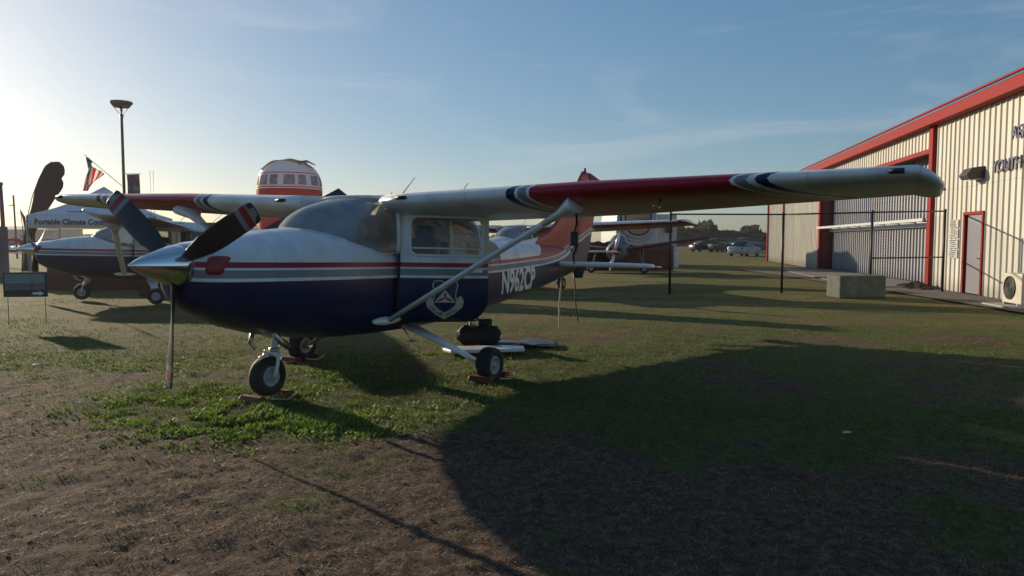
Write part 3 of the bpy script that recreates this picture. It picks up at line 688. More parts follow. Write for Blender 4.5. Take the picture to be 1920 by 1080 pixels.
mx = n.nodes.new('ShaderNodeMixRGB'); n.links.new(fc2.outputs[0], mx.inputs[0]); n.links.new(dirt, mx.inputs[1]); n.links.new(grs, mx.inputs[2])
# mown far field, bands of dry and green turf
mpf = n.nodes.new('ShaderNodeMapping'); mpf.inputs['Scale'].default_value = (.5, 1.5, 1); n.links.new(tc.outputs['Object'], mpf.inputs[0]); nf = n.nodes.new('ShaderNodeTexNoise'); nf.inputs['Scale'].default_value = .45; nf.inputs['Detail'].default_value = 9; nf.inputs['Roughness'].default_value = .68; n.links.new(mpf.outputs[0], nf.inputs[0])
far = rmp(nf.outputs[0], [(.34, (.055, .095, .016)), (.46, (.11, .125, .030)), (.54, (.17, .135, .05)), (.66, (.24, .17, .085))])
sp = n.nodes.new('ShaderNodeSeparateXYZ'); n.links.new(tc.outputs['Object'], sp.inputs[0]); mf = n.nodes.new('ShaderNodeMapRange'); mf.inputs[1].default_value = 8; mf.inputs[2].default_value = 18
mf.inputs[3].default_value = 0; mf.inputs[4].default_value = .85; n.links.new(sp.outputs[1], mf.inputs[0]); mx2 = n.nodes.new('ShaderNodeMixRGB'); n.links.new(mf.outputs[0], mx2.inputs[0]); n.links.new(mx.outputs[0], mx2.inputs[1]); n.links.new(far, mx2.inputs[2])
n.links.new(mx2.outputs[0], pb.inputs['Base Color'])
bp = n.nodes.new('ShaderNodeBump'); bp.inputs['Strength'].default_value = .9; bp.inputs['Distance'].default_value = .03; n.links.new(nz(22, 12, .7), bp.inputs['Height']); n.links.new(bp.outputs[0], pb.inputs['Normal'])
me.materials.append(gm); go = bpy.data.objects.new('ground', me); COL.objects.link(go); tag(go, kind='structure')

# grass, weeds and dead stalks -------------------------------------------------
def blade_mat(name, lo, hi):
    m = bpy.data.materials.new(name); m.use_nodes = True; n = m.node_tree; b = n.nodes['Principled BSDF']; b.inputs['Roughness'].default_value = .6; b.inputs['Specular IOR Level'].default_value = .25
    a = n.nodes.new('ShaderNodeAttribute'); a.attribute_name = 'tint'; r = n.nodes.new('ShaderNodeValToRGB'); e = r.color_ramp.elements; e[0].color = (*lo, 1); e[1].color = (*hi, 1)
    n.links.new(a.outputs['Fac'], r.inputs[0]); n.links.new(r.outputs[0], b.inputs['Base Color'])
    t = n.nodes.new('ShaderNodeBsdfTranslucent'); n.links.new(r.outputs[0], t.inputs[0]); mx = n.nodes.new('ShaderNodeMixShader'); mx.inputs[0].default_value = .4
    o = n.nodes['Material Output']; n.links.new(b.outputs[0], mx.inputs[1]); n.links.new(t.outputs[0], mx.inputs[2]); n.links.new(mx.outputs[0], o.inputs[0]); return m
def scatter(name, N, y0, y1, prob, hfun, wfun, lean, m, power=1.6, leafy=False):
    # density falls off with distance like the view frustum
    y = y0 + (y1 - y0) * rng.random(N) ** power; x = (rng.random(N) * 2 - 1) * (y * .80 + .8)
    g = greenness(x, y); k = rng.random(N) < prob(x, y, g); x, y, g = x[k], y[k], g[k]; N = len(x)
    z = height(x, y) - .014; h = hfun(x, y, g, N); wd = wfun(y, N); a = rng.random(N) * 2 * PI; l = lean * h * (.3 + rng.random(N)); b = rng.random(N) * 2 * PI
    c, s_ = np.cos(a) * wd, np.sin(a) * wd
    base1 = np.stack([x - c, y - s_, z], -1); base2 = np.stack([x + c, y + s_, z], -1)
    tip = np.stack([x + l * np.cos(b), y + l * np.sin(b), z + h], -1)
    if leafy:
        mid = np.stack([x + l * .5 * np.cos(b), y + l * .5 * np.sin(b), z + h * .65], -1); o = np.stack([c, s_, 0 * c], -1) * 1.6
        co = np.stack([base1 * .35 + mid * .65 - o * 0 - o, np.stack([x, y, z], -1), base2 * .35 + mid * .65 + o, tip], 1); nv = 4
    else: co = np.stack([base1, base2, tip], 1); nv = 3
    me = bpy.data.meshes.new(name); me.vertices.add(N * nv); me.vertices.foreach_set('co', co.ravel())
    me.loops.add(N * nv); me.loops.foreach_set('vertex_index', np.arange(N * nv)); me.polygons.add(N); me.polygons.foreach_set('loop_start', np.arange(N) * nv); me.polygons.foreach_set('loop_total', np.full(N, nv))
    me.update(); t = me.attributes.new('tint', 'FLOAT', 'POINT'); t.data.foreach_set('value', np.repeat(np.clip(rng.random(N) * .8 + (fbm(x, y, 2, 8) - .4) * .6, 0, 1), nv))
    me.materials.append(m); o = bpy.data.objects.new(name, me); COL.objects.link(o); return o
gmat = blade_mat('grass_blades', (.035, .060, .012), (.19, .19, .055)); wmat = blade_mat('weed_leaves', (.05, .11, .018), (.24, .34, .06)); dmat = blade_mat('dead_straw', (.05, .032, .022), (.40, .32, .21))
o = scatter('grass', 420000, 2.6, 30, lambda x, y, g: np.clip(g * 1.1 - .15, 0, 1) * np.clip(1.15 - y / 34, .1, 1), lambda x, y, g, N: (.012 + .028 * g * rng.random(N)) * (1 + .3 * blob(x, y, -1.9, 7, 2, 3)), lambda y, N: .0016 + .0005 * y * rng.random(N), .8, gmat)
tag(o, 'short patchy green grass growing between the bare soil', 'grass', kind='stuff')
o = scatter('clover_weeds', 420000, 4.2, 9.5, lambda x, y, g: np.clip(1.1 * blob(x, y, -2.05, 5.75, .72, .42) + .75 * blob(x, y, -2.6, 6.25, .5, .5) + .35 * blob(x, y, -3.1, 6.5, .6, .6) + .25 * blob(x, y, -2.0, 7.8, .5, .9) + .10 * (g > .7) * (x < 0), 0, 1) * (fbm(x, y, 4, 31) > .46), lambda x, y, g, N: .012 + .045 * rng.random(N) * (.5 + blob(x, y, -1.8, 5.9, .8, .5)), lambda y, N: .0022 + .0038 * rng.random(N), 1.0, wmat, 1.0, True)
tag(o, 'bright green leafy weeds clumped before the nose wheel', 'weeds', kind='stuff')
o = scatter('dead_grass', 620000, 2.4, 11, lambda x, y, g: np.clip(.85 - g * .9, .05, 1) * np.clip(fbm(x, y, 1.6, 41) * 2.6 - .65, .15, 1), lambda x, y, g, N: .004 + .020 * rng.random(N) ** 2.5, lambda y, N: .0010 + .0022 * rng.random(N), 2.4, dmat, 1.3)
tag(o, 'dry brown stalks and straw lying on the dirt', 'dead grass', kind='stuff')
# small clods and pebbles
b = MB(); icos = [Vector(v).normalized() for v in ((0, .53, .85), (0, -.53, .85), (.85, 0, .53), (-.85, 0, .53), (.53, .85, 0), (-.53, .85, 0), (.53, -.85, 0), (-.53, -.85, 0))]
fcs = [(0, 3, 1), (0, 1, 2), (0, 2, 4), (0, 4, 5), (0, 5, 3), (3, 5, 7), (3, 7, 1), (1, 7, 6), (1, 6, 2), (2, 6, 4), (4, 6, 7), (4, 7, 5)]
cx = rng.random(8000); cy = 2.4 + 7 * rng.random(8000) ** 1.4; cx = (cx * 2 - 1) * (cy * .8 + .6); gg = greenness(cx, cy); hz = height(cx, cy)
for x, y, g, z in zip(cx, cy, gg, hz):
    if g > .45 and random.random() < .8: continue
    r = .003 + .008 * random.random() ** 4; sx, sy = r * random.uniform(.7, 1.6), r * random.uniform(.7, 1.6)
    b.add([(x + v.x * sx, y + v.y * sy, z - .013 + v.z * r * .5) for v in icos], fcs)
o = b.build('soil_clods', mat('clods', (.07, .052, .042), .95, var=.5, vscale=30), fix=False); tag(o, 'small brown clods of earth scattered over the dirt', 'soil clods', kind='stuff')

def leaf(x, y, sz, rz, label, col=(.5, .45, .38)):
    P = [(-1, 0, 0), (-.5, .45, .15), (.2, .5, .22), (1.0, .1, .1), (.4, -.45, .1), (-.4, -.4, .02)]; z = float(height(np.array([x]), np.array([y]))[0]) + .01
    R = Matrix.Rotation(rz, 3, 'Z'); o = MB().add([R @ (Vector(p) * sz) + Vector((x, y, z)) for p in P], [(0, 1, 2, 3, 4, 5)]).build('dry_leaf', mat('leaf', col, .8), thick=.002); return tag(o, label, 'leaf', 'dry leaves on the grass')
g = at(70, 686, 1); 
def gpt(u, v):
    p = at(u, v, 1.0); t = H / (H - p.z); return Vector((p.x * t, t, 0))
p = gpt(70, 686); leaf(p.x, p.y, .07, .3, 'largest pale dry leaf lying at the far left of the sunlit grass')
p = gpt(145, 757); leaf(p.x, p.y, .035, 1.3, 'small pale leaf left of the green weeds')
p = gpt(1588, 815); leaf(p.x, p.y, .04, .1, 'pale leaf in the dark wing shadow at right')
p = gpt(307, 753); leaf(p.x, p.y, .03, 2.0, 'small dry leaf beside the lowered propeller tip')

# ------------------------------------------------------------------ hangar building
def streaky(name, col):
    m = bpy.data.materials.new(name); m.use_nodes = True; n = m.node_tree; b = n.nodes['Principled BSDF']; b.inputs['Roughness'].default_value = .5
    tc = n.nodes.new('ShaderNodeTexCoord'); mp = n.nodes.new('ShaderNodeMapping'); mp.inputs['Scale'].default_value = (2.2, 2.2, .12); n.links.new(tc.outputs['Object'], mp.inputs[0])
    a = n.nodes.new('ShaderNodeTexNoise'); a.inputs['Scale'].default_value = 1.6; a.inputs['Detail'].default_value = 8; n.links.new(mp.outputs[0], a.inputs[0])
    r = n.nodes.new('ShaderNodeMapRange'); r.inputs[1].default_value = .35; r.inputs[2].default_value = .75; r.inputs[3].default_value = 1.05; r.inputs[4].default_value = .72; n.links.new(a.outputs[0], r.inputs[0])
    sp = n.nodes.new('ShaderNodeSeparateXYZ'); n.links.new(tc.outputs['Object'], sp.inputs[0])
    # splash stains along the foot of the sheets, ragged upper edge; horizontal sheet lap
    a2 = n.nodes.new('ShaderNodeTexNoise'); a2.inputs['Scale'].default_value = 3; a2.inputs['Detail'].default_value = 6; n.links.new(tc.outputs['Object'], a2.inputs[0])
    z = nmath(n, 'SUBTRACT', sp.outputs[2], nmath(n, 'MULTIPLY', a2.outputs[0], .5)); r2 = n.nodes.new('ShaderNodeMapRange'); r2.inputs[1].default_value = -.2; r2.inputs[2].default_value = .22; r2.inputs[3].default_value = .6; r2.inputs[4].default_value = 1; n.links.new(z, r2.inputs[0])
    lap = nmath(n, 'SUBTRACT', 1.0, nmath(n, 'MULTIPLY', nmath(n, 'LESS_THAN', nmath(n, 'ABSOLUTE', nmath(n, 'SUBTRACT', sp.outputs[2], 2.95)), .008), .35))
    f = nmath(n, 'MULTIPLY', nmath(n, 'MULTIPLY', r.outputs[0], r2.outputs[0]), lap); mx = n.nodes.new('ShaderNodeMixRGB'); mx.blend_type = 'MULTIPLY'; mx.inputs[0].default_value = 1; mx.inputs[1].default_value = (*col, 1); n.links.new(f, mx.inputs[2]); n.links.new(mx.outputs[0], b.inputs['Base Color'])
    return m
HX = lambda Y: 12.1 + .185 * (Y - 17.7)
dirF = Vector((.185, 1, 0)).normalized(); nrmF = Vector((-dirF.y, dirF.x, 0))
O = Vector((HX(17.7), 17.7, 0))
def fs(Y): return (Y - 17.7) * math.sqrt(1 + .185 ** 2)        # distance along the facade
MF = Matrix(((dirF.x, nrmF.x, 0), (dirF.y, nrmF.y, 0), (0, 0, 1)))
cream = streaky('cream_ribbed_steel', (.51, .49, .43)); dkrib = streaky('grey_ribbed_door', (.32, .32, .35)); hred = mat('hangar_red_trim', (.23, .007, .006), .6, var=.12, vscale=2, spec=.15)
hg = empty('hangar', O, (0, 0, math.atan2(dirF.y, dirF.x)), 'cream ribbed metal hangar with red roof trim and grey bay door', 'hangar')
# local frame: x along facade (away), y out of the wall (towards field), z up
def ribbed(x0, x1, z0, z1, mt, name, pitch=.30, dep=.035, y=0, ztop=None, flat=.40):
    b = MB(); prof = []; x = x0
    while x < x1 - 1e-6:
        p = pitch
        for fx, d in ((0, 0), (flat * .9, 0), (flat * .9 + .03, 0)):
            pass
        prof += [(x, dep), (min(x + p * .12, x1), dep), (min(x + p * .22, x1), 0), (min(x + p * .90, x1), 0)]; x += p
    prof.append((x1, dep)); P = [[Vector((px, y + d, z)) for px, d in prof] for z in (z0, z1)]
    P = [[Vector((px, y + d, (z0 if i == 0 else z1))) for px, d in prof] for i in (0, 1)]; b.grid(P, sm=False)
    b.add([(x0, y - .06, z0), (x1, y - .06, z0), (x1, y - .06, z1), (x0, y - .06, z1)], [(0, 1, 2, 3)])
    return b.build(name, mt, hg, fix=False)
RT = 5.0
s_door0, s_door1 = fs(22.6), fs(36.6)   # bay opening
s_end = fs(52.5); s0 = fs(8)
dx0, dx1 = fs(18.95), fs(20.1)   # person door
ribbed(s0, dx0 - .02, .02, RT, cream, 'wall_panel'); ribbed(dx0 - .02, dx1 + .02, 2.25, RT, cream, 'wall_panel', y=.0); ribbed(dx1 + .02, s_door0 - .25, .02, RT, cream, 'wall_panel')
ribbed(s_door0 + .02, s_door1 + .4, 4.28, RT, cream, 'wall_panel'); ribbed(s_door1 + .42, s_end, .02, RT, cream, 'wall_panel')
ribbed(s_door0 + .02, s_door1, .06, 4.25, dkrib, 'bay_door', pitch=.30, dep=.05, y=-.55)
b = MB(); b.box(((s0 + s_end) / 2, -12.4, RT / 2), (s_end - s0, 24, RT - .02)); 
# roof trim (eave fascia with gutter lip) and shallow roof
b = MB(); b.box(((s0 + s_end) / 2, .16, RT + .11), (s_end - s0 + .8, .40, .30)); b.box(((s0 + s_end) / 2, .38, RT + .34), (s_end - s0 + .8, .08, .05)); b.build('eave_trim', hred, hg)
b = MB(); b.prism([(.3, RT + .30), (-12, RT + 2.0), (-24, RT + .30), (-24, RT + .1), (.3, RT + .1)], s0 - .3, s_end + .3, 'X'); b.build('roof', mat('roof_metal', (.5, .48, .45), .5), hg)
b = MB(); b.box((s_end - .03, -12.1, RT / 2), (.06, 24, RT)); b.box((s0 + .03, -12.1, RT / 2), (.06, 24, RT)); b.box(((s0 + s_end) / 2, -24, RT / 2), (s_end - s0, .06, RT)); b.build('side_wall', cream, hg)
for sx, wd in ((s_door0 - .12, .26), (s_door1 + .20, .34), (fs(46.6), .22), (s_end, .24)):
    b = MB(); b.box((sx, .05, RT / 2), (wd, .14, RT)); b.build('red_post', hred, hg)
b = MB(); b.box((s_door0 - .0, -.28, 2.13), (.05, .52, 4.2)); b.box((s_door1 + .02, -.28, 2.13), (.05, .52, 4.2)); b.box(((s_door0 + s_door1) / 2, -.28, 4.27), (s_door1 - s_door0, .52, .04)); b.build('door_reveal', mat('dark_red_reveal', (.10, .012, .012), .6), hg)
b = MB(); b.box(((s_door0 + s_door1) / 2, .06, 4.24), (s_door1 - s_door0, .10, .14)); b.build('door_header', hred, hg)
# long horizontal stiffening truss on the bay door
b = MB(); L0, L1 = s_door0 + .1, s_door1 + .3; b.box(((L0 + L1) / 2, .16, 2.12), (L1 - L0, .10, .10)); b.box(((L0 + L1) / 2 , -.35, 2.05), (L1 - L0 - .6, .06, .26))
for k in range(9): b.box((L0 + .6 + k * (L1 - L0 - 1.4) / 8, -.1, 2.09), (.06, .52, .06))
b.build('door_truss', mat('galvanised', (.42, .44, .47), .45, .5), hg)
MB().box(((s_door0 + s_door1) / 2, .8, .012), (s_door1 - s_door0 + .6, 2.6, .07)).build('door_apron', mat('apron_concrete', (.20, .18, .16), .9, var=.2), hg)
# dark door side bay
ddr = MB().box(((dx0 + dx1) / 2, -.03, 1.11), (dx1 - dx0 - .14, .06, 2.14)).build('entry_door', mat('door_grey', (.17, .17, .21), .45), hg)
b = MB(); b.box((dx0 + .03, .0, 1.12), (.08, .14, 2.24)); b.box((dx1 - .03, .0, 1.12), (.08, .14, 2.24)); b.box(((dx0 + dx1) / 2, .0, 2.21), (dx1 - dx0 - .16, .14, .08)); b.build('door_frame', hred, ddr)
b = MB(); b.box((dx0 + .22, .015, 1.02), (.06, .03, .34)); b.tube([(dx0 + .22, .02, 1.0), (dx0 + .22, .08, 1.0), (dx0 + .36, .08, 1.0)], .014, 8); b.build('door_handle', M['steel'], ddr)
# wall lamp
b = MB(); lc = fs(19.35); b.prism([(0, 3.42), (.30, 3.38), (.44, 3.20), (.36, 3.08), (0, 3.12)], lc - .26, lc + .26, 'X'); wl = b.build('wall_lamp', mat('bronze_fixture', (.05, .045, .035), .5), hg, bevel=.015)
MB().prism([(.06, 3.10), (.34, 3.065), (.34, 3.04), (.06, 3.07)], lc - .22, lc + .22, 'X').build('lens', M['lens'], wl)
# lettering mounted on the wall (reads from the field; x runs away, so flip)
def wall_text(body, Y, z, size, name='wall_lettering'):
    Mt = Matrix.Translation((fs(Y), .075, z)) @ Matrix.Rotation(PI, 4, 'Z') @ Matrix.Rotation(PI / 2, 4, 'X')
    return text_mesh(name, body, size, mat('letter_navy', (.035, .04, .09), .5), hg, Mt, .018, bold=.006, align='LEFT')
wall_text('AEROSPACE', 17.6, 4.02, .42); wall_text('YOUTH ACADEMY', 18.5, 3.30, .42)
# notices on the wall
for k, (zz, hh) in enumerate(((1.95, .22), (1.68, .26), (1.38, .26), (1.10, .24))):
    sx = fs(20.75); nb = MB().box((sx, .055, zz), (.62, .02, hh)).build('notice_sheet', mat('paper', (.38, .37, .34), .7), hg)
    b = MB()
    for j in range(4): b.box((sx + random.uniform(-.05, .05), .067, zz + hh * .35 - j * hh * .22), (random.uniform(.3, .5), .003, .03))
    b.build('printed_lines', mat('ink', (.05, .06, .12), .7), nb)
# air conditioner
ac = empty('air_conditioner', MF @ Vector((fs(15.75), .60, 0)) + O, (0, 0, math.atan2(dirF.y, dirF.x)), 'cream outdoor air conditioner unit on a slab by the hangar wall', 'air conditioner')
MB().box((0, 0, .42), (.86, .36, .66)).build('housing', mat('ac_cream', (.50, .47, .38), .5, var=.1), ac, bevel=.02)
b = MB(); b.lathe([(.26, .184), (.26, .20), (.24, .205), (.235, .188)], (.08, 0, .43), 'Y', 28)
for r in (.06, .11, .16, .21): b.lathe([(r, .192), (r + .006, .198), (r + .012, .192)], (.08, 0, .43), 'Y', 24)
for k in range(12): a = k * PI / 6; b.tube([(.08 + .03 * math.cos(a), .196, .43 + .03 * math.sin(a)), (.08 + .24 * math.cos(a), .196, .43 + .24 * math.sin(a))], .003, 4)
b.build('fan_grille', M['black'], ac)
MB().lathe([(0, .185), (.235, .185)], (.08, 0, .43), 'Y', 24).build('fan_recess', M['dark'], ac)
for sx in (-.3, .3): MB().box((sx, 0, .075), (.06, .40, .05)).build('foot', M['steel'], ac)
MB().box((0, .1, .02), (1.3, .8, .07)).build('slab', mat('slab_concrete', (.36, .34, .30), .9, var=.2), ac, bevel=.01)

# concrete block
p = gpt(1620, 558); cb = MB().box((0, 0, .28), (1.25, .66, .58)).build('concrete_block', mat('mossy_concrete', (.12, .14, .115), .95, bump=.6, bscale=7, var=.35, vscale=5), bevel=.03); cb.location = (p.x - .1, p.y + .25, 0); cb.rotation_euler = (0, 0, .10)
tag(cb, 'mossy grey green concrete block on the grass before the hangar', 'concrete block')
# worn strip of bare ground / path along the building
b = MB(); 
for k, (Y0, Y1, w0, w1) in enumerate(((14, 22.5, 1.2, 2.0), (22.5, 37, 2.1, 4.2))):
    a0, a1 = O + MF @ Vector((fs(Y0), .05, 0)), O + MF @ Vector((fs(Y1), .05, 0)); c0, c1 = O + MF @ Vector((fs(Y0), w0, 0)), O + MF @ Vector((fs(Y1), w1, 0))
    b.add([(a0.x, a0.y, .022), (a1.x, a1.y, .022), (c1.x, c1.y, .022), (c0.x, c0.y, .022)], [(0, 1, 2, 3)])
tag(b.build('path', mat('packed_gravel', (.13, .105, .085), .95, bump=.5, bscale=12, var=.3)), kind='structure')
b = MB()   # heap of dark mulch against the post
for k in range(60):
    a = random.random() * 6.3; r = random.random() ** .6; c = O + MF @ Vector((fs(22.2) + r * math.cos(a) * 1.0, .5 + r * math.sin(a) * .4, .02 + .16 * (1 - r)))
    s_ = random.uniform(.05, .12); b.add([(c.x + v.x * s_, c.y + v.y * s_, c.z + v.z * s_ * .7) for v in icos], fcs)
tag(b.build('mulch_heap', mat('mulch', (.035, .022, .016), .95), fix=False), 'low heap of dark mulch at the foot of the red hangar post', 'mulch', kind='stuff')

# ------------------------------------------------------------------ chain link fence
fe = empty('chain_link_fence', (4.4, 20.2, 0), (0, 0, 0), 'black chain-link fence with a top rail running up to the hangar', 'fence')
fm = mat('black_fence_coating', (.008, .008, .009), .5); FP = [Vector((4.4, 20.2, 0)), Vector((7.6, 20.4, 0)), Vector((9.6, 19.4, 0)), Vector((12.25, 20.6, 0))]
TOP = [2.23, 2.23, 2.25, 2.33]; fo = Vector((4.4, 20.2, 0))
for q, tz in zip(FP, TOP):
    c = q - fo; pb_ = MB().tube([c + Vector((0, 0, -.02)), c + Vector((0, 0, tz))], .034, 10); pb_.lathe([(.04, tz - .02), (.035, tz + .02), (0, tz + .035)], (c.x, c.y, 0), 'Z', 10); pb_.build('fence_post', fm, fe)
for a, b_, ta, tb in zip(FP, FP[1:], TOP, TOP[1:]):
    MB().tube([a - fo + Vector((0, 0, ta - .03)), b_ - fo + Vector((0, 0, tb - .03))], .022, 8).build('top_rail', fm, fe)
MB().tube([FP[2] - fo + Vector((0, 0, 1.0)), FP[3] - fo + Vector((0, 0, 1.0))], .02, 8).build('middle_rail', fm, fe)
for a, b_ in zip(FP, FP[1:]):
    d = (b_ - a); Ln = d.length; d.normalize(); m_ = MB(); st = .085; hh = 2.15; k = -hh
    nrm = Vector((-d.y, d.x, 0))
    while k < Ln:
        for sg in (1, -1):
            x0 = k if sg > 0 else k + hh; x1 = k + hh if sg > 0 else k; z0, z1 = .04, .04 + hh
            pts = []
            ta_, tb_ = 0, 1
            # clip to panel
            lo, hi = (x0, x1)
            t0 = max(0, min(1, (0 - lo) / (hi - lo))) ; t1 = max(0, min(1, (Ln - lo) / (hi - lo)))
            if t0 > t1: t0, t1 = t1, t0
            if t1 - t0 < 1e-3: continue
            A = a - fo + d * (lo + (hi - lo) * t0) + Vector((0, 0, z0 + hh * t0)); B = a - fo + d * (lo + (hi - lo) * t1) + Vector((0, 0, z0 + hh * t1))
            w_ = Vector((0, 0, .0030)); of = nrm * (.002 * sg); m_.add([A - w_ + of, B - w_ + of, B + w_ + of, A + w_ + of], [(0, 1, 2, 3)])
        k += st
    m_.build('wire_mesh', fm, fe, fix=False)

# ------------------------------------------------------------------ trees on the horizon
def treeline(name, x0, x1, Y, hmin, hmax, seed, label, n=14000, prof=None, cat='trees'):
    r = np.random.default_rng(seed); x = x0 + (x1 - x0) * r.random(n); 
    top = hmin + (hmax - hmin) * np.clip(fbm(x, x * 0, .09, seed, 3) * 1.6 - .25, 0, 1)
    if prof: top = top + prof(x)
    z = top * r.random(n) ** .75; y = Y + r.random(n) * 12; s_ = .5 + .9 * r.random(n)
    d = r.normal(size=(n, 3)); d /= np.linalg.norm(d, axis=1)[:, None]; e = np.cross(d, r.normal(size=(n, 3))); e /= np.linalg.norm(e, axis=1)[:, None]
    c = np.stack([x, y, z], -1); co = np.stack([c + d * s_[:, None], c + e * s_[:, None], c - d * s_[:, None], c - e * s_[:, None] * .8], 1)
    me = bpy.data.meshes.new(name); me.vertices.add(n * 4); me.vertices.foreach_set('co', co.ravel()); me.loops.add(n * 4); me.loops.foreach_set('vertex_index', np.arange(n * 4)); me.polygons.add(n)
    me.polygons.foreach_set('loop_start', np.arange(n) * 4); me.polygons.foreach_set('loop_total', np.full(n, 4)); me.update(); me.materials.append(mat('far_foliage', (.035, .05, .022), .9, var=.4, vscale=.3))
    o = bpy.data.objects.new(name, me); COL.objects.link(o); return tag(o, label, cat, kind='stuff')
def bump_(x, c, w_, h): return h * np.exp(-((x - c) / w_) ** 2)
treeline('distant_trees', 30, 125, 205, 2.5, 5.0, 5, 'far line of dark trees beyond the parked cars', 11000, lambda x: bump_(x, 56, 1.6, 3.0) + bump_(x, 69, 1.5, 2.4) + bump_(x, 44, 6, 1.5))
treeline('distant_hedge', -260, 20, 300, 2.0, 4.0, 9, 'far low line of trees behind the left hand tents', 9000)

# ------------------------------------------------------------------ parked cars
def car(loc, rz, label, paint, L_=4.4, W=1.78, Ht=1.5, suv=False, group='cars parked on the far field'):
    r = empty('parked_car', loc, (0, 0, rz), label, 'car', group); h = L_ / 2
    if suv: side = [(-h, .45), (-h, .95), (-h + .12, 1.06), (-h + 1.15, 1.12), (-h + 1.75, Ht - .06), (-h + 2.1, Ht), (h - .5, Ht), (h - .12, Ht - .12), (h, 1.02), (h, .42)]
    else: side = [(-h, .40), (-h, .68), (-h + .25, .82), (-h + 1.25, .93), (-h + 2.0, Ht - .06), (-h + 2.35, Ht), (h - 1.35, Ht - .02), (h - .5, .98), (h - .05, .92), (h, .40)]
    belt = 1.08 if suv else .93
    def loop(sc, shrink):
        return [(x * sc, z) for x, z in side]
    b = MB(); rows = []
    low = [(x, min(z, belt)) for x, z in side]
    for y, k in ((-W / 2, .97), (-W / 2 + .08, 1), (0, 1.01), (W / 2 - .08, 1), (W / 2, .97)):
        rows.append([Vector((x * k, y, .28 + (z - .28) * (1 if abs(y) < W / 2 - .01 else .97))) for x, z in low] + [Vector((h * .97 * k, y, .26)), Vector((-h * .97 * k, y, .26))])
    b.grid(rows, closed=True); n_ = len(rows[0]); b.add(rows[0], [tuple(range(n_))], 0); b.add(rows[-1], [tuple(range(n_))], 0)
    body = b.build('car_body', paint, r, bevel=.03)
    gi = [i for i, (x, z) in enumerate(side) if z > belt - .01]; a0, a1 = side[gi[0]], side[gi[-1]]
    gp = [(side[i][0], side[i][1]) for i in gi]; b = MB(); rows = []
    for y in (-1, -.6, 0, .6, 1):
        rows.append([Vector((x * .985, y * (W / 2 - .06 - .16 * max(0, (z - belt)) / (Ht - belt)), z)) for x, z in gp])
    b.grid(rows, closed=True); b.add(rows[0], [tuple(range(len(gp)))]); b.add(rows[-1], [tuple(range(len(gp)))]); b.build('windows', M['carglass'], r)
    b = MB(); b.box(((gp[2][0] + gp[-2][0]) / 2 + .0, 0, Ht + .005), (abs(gp[-2][0] - gp[2][0]) * .82, W - .5, .04)); b.build('roof', paint, r, bevel=.015)
    for sx in (-1, 1):
        for sy in (-1, 1):
            wheel(r, (sx * (h - .82), sy * (W / 2 - .09), .32), .32, .2, 'wheel', M['steel'])
    for sy in (-1, 1):
        MB().box((-h - .0, sy * (W / 2 - .28), .70 if not suv else .85), (.06, .34, .13)).build('headlight', M['lens'], r, bevel=.02); MB().box((h + .0, sy * (W / 2 - .22), .78 if not suv else .95), (.05, .2, .14)).build('tail_light', M['redcover'], r, bevel=.015)
        b = MB().box((gp[1][0] + .1, sy * (W / 2 + .06), belt + .06), (.10, .18, .12)); b.build('wing_mirror', paint, r, bevel=.02)
    return r
pale = mat('pale_blue_car_paint', (.30, .36, .44), .3, .3, coat=.6); blackp = mat('black_car_paint', (.012, .013, .016), .25, coat=.7); dgrey = mat('dark_grey_car_paint', (.05, .055, .065), .3, .3, coat=.6)
silver = mat('silver_car_paint', (.35, .36, .37), .3, .4, coat=.6); redc = mat('red_car_paint', (.25, .02, .015), .3, coat=.6); whitec = mat('white_car_paint', (.6, .6, .6), .3, coat=.6)
car((22.4, 70, 0), math.radians(180 + 50), 'pale blue hatchback parked closest to the far corner of the hangar', pale, 4.1, 1.7, 1.48)
car((26.6, 100, 0), math.radians(200), 'dark grey saloon at the left end of the far parked cars', dgrey, 4.5, 1.8, 1.42)
car((28.7, 98, 0), math.radians(215), 'black sport utility car between the dark saloon and the pale hatchback', blackp, 4.7, 1.9, 1.8, True)
car((30.6, 92, 0), math.radians(205), 'tall dark car half hidden behind the pale blue hatchback', dgrey, 4.8, 1.9, 1.85, True)
for i, (u, Y, rz, pt, sv, lb) in enumerate(((20, 95, 100, silver, 0, 'silver saloon at the far left edge of the field'), (58, 88, 75, whitec, 0, 'white saloon in the far row left of the tall feather flag'), (92, 92, 20, silver, 1, 'silver sport utility car seen just left of the tent valance'),
        (128, 80, 10, dgrey, 0, 'dark grey saloon seen under the left part of the white tent'), (165, 84, 15, redc, 0, 'dark red car seen under the middle of the white tent'), (200, 78, 8, whitec, 1, 'white van like car seen above the second aeroplane cowling'))):
    q = at(u, 452, Y); car((q.x, Y, 0), math.radians(rz), lb, pt, suv=bool(sv), Ht=1.75 if sv else 1.5, group='cars in the far left row')

# ------------------------------------------------------------------ motorhome and screened enclosure behind the fence
Y = 41; q0 = at(1150, 452, Y); q1 = at(1243, 452, Y)
mh = empty('motorhome', ((q0.x + q1.x) / 2, Y + 1, 0), (0, 0, 0), 'white motorhome with swooping grey and navy graphics under the near wing', 'motorhome'); WM = (q1.x - q0.x)
mwhite = mat('motorhome_white', (.48, .49, .50), .4, var=.08); mnavy = mat('motorhome_navy', (.03, .04, .09), .3)
b = MB(); prof = [(-1.25, .5), (-1.25, 2.6), (-1.15, 3.25), (-.9, 3.42), (.9, 3.42), (1.05, 3.25), (1.1, 2.6), (1.1, .5)]
b.prism([(x, z) for x, z in prof], -.9, 6, 'Y'); b.build('body', mwhite, mh, bevel=.08)
MB().prism([(-1.0, 3.3), (-1.02, 2.3), (-.85, 1.9), (-.45, 1.68), (0, 1.62), (.4, 1.68), (.8, 1.9), (.95, 2.3), (.93, 3.3)], -1.0, -.90, 'Y').build('navy_front_panel', mnavy, mh)
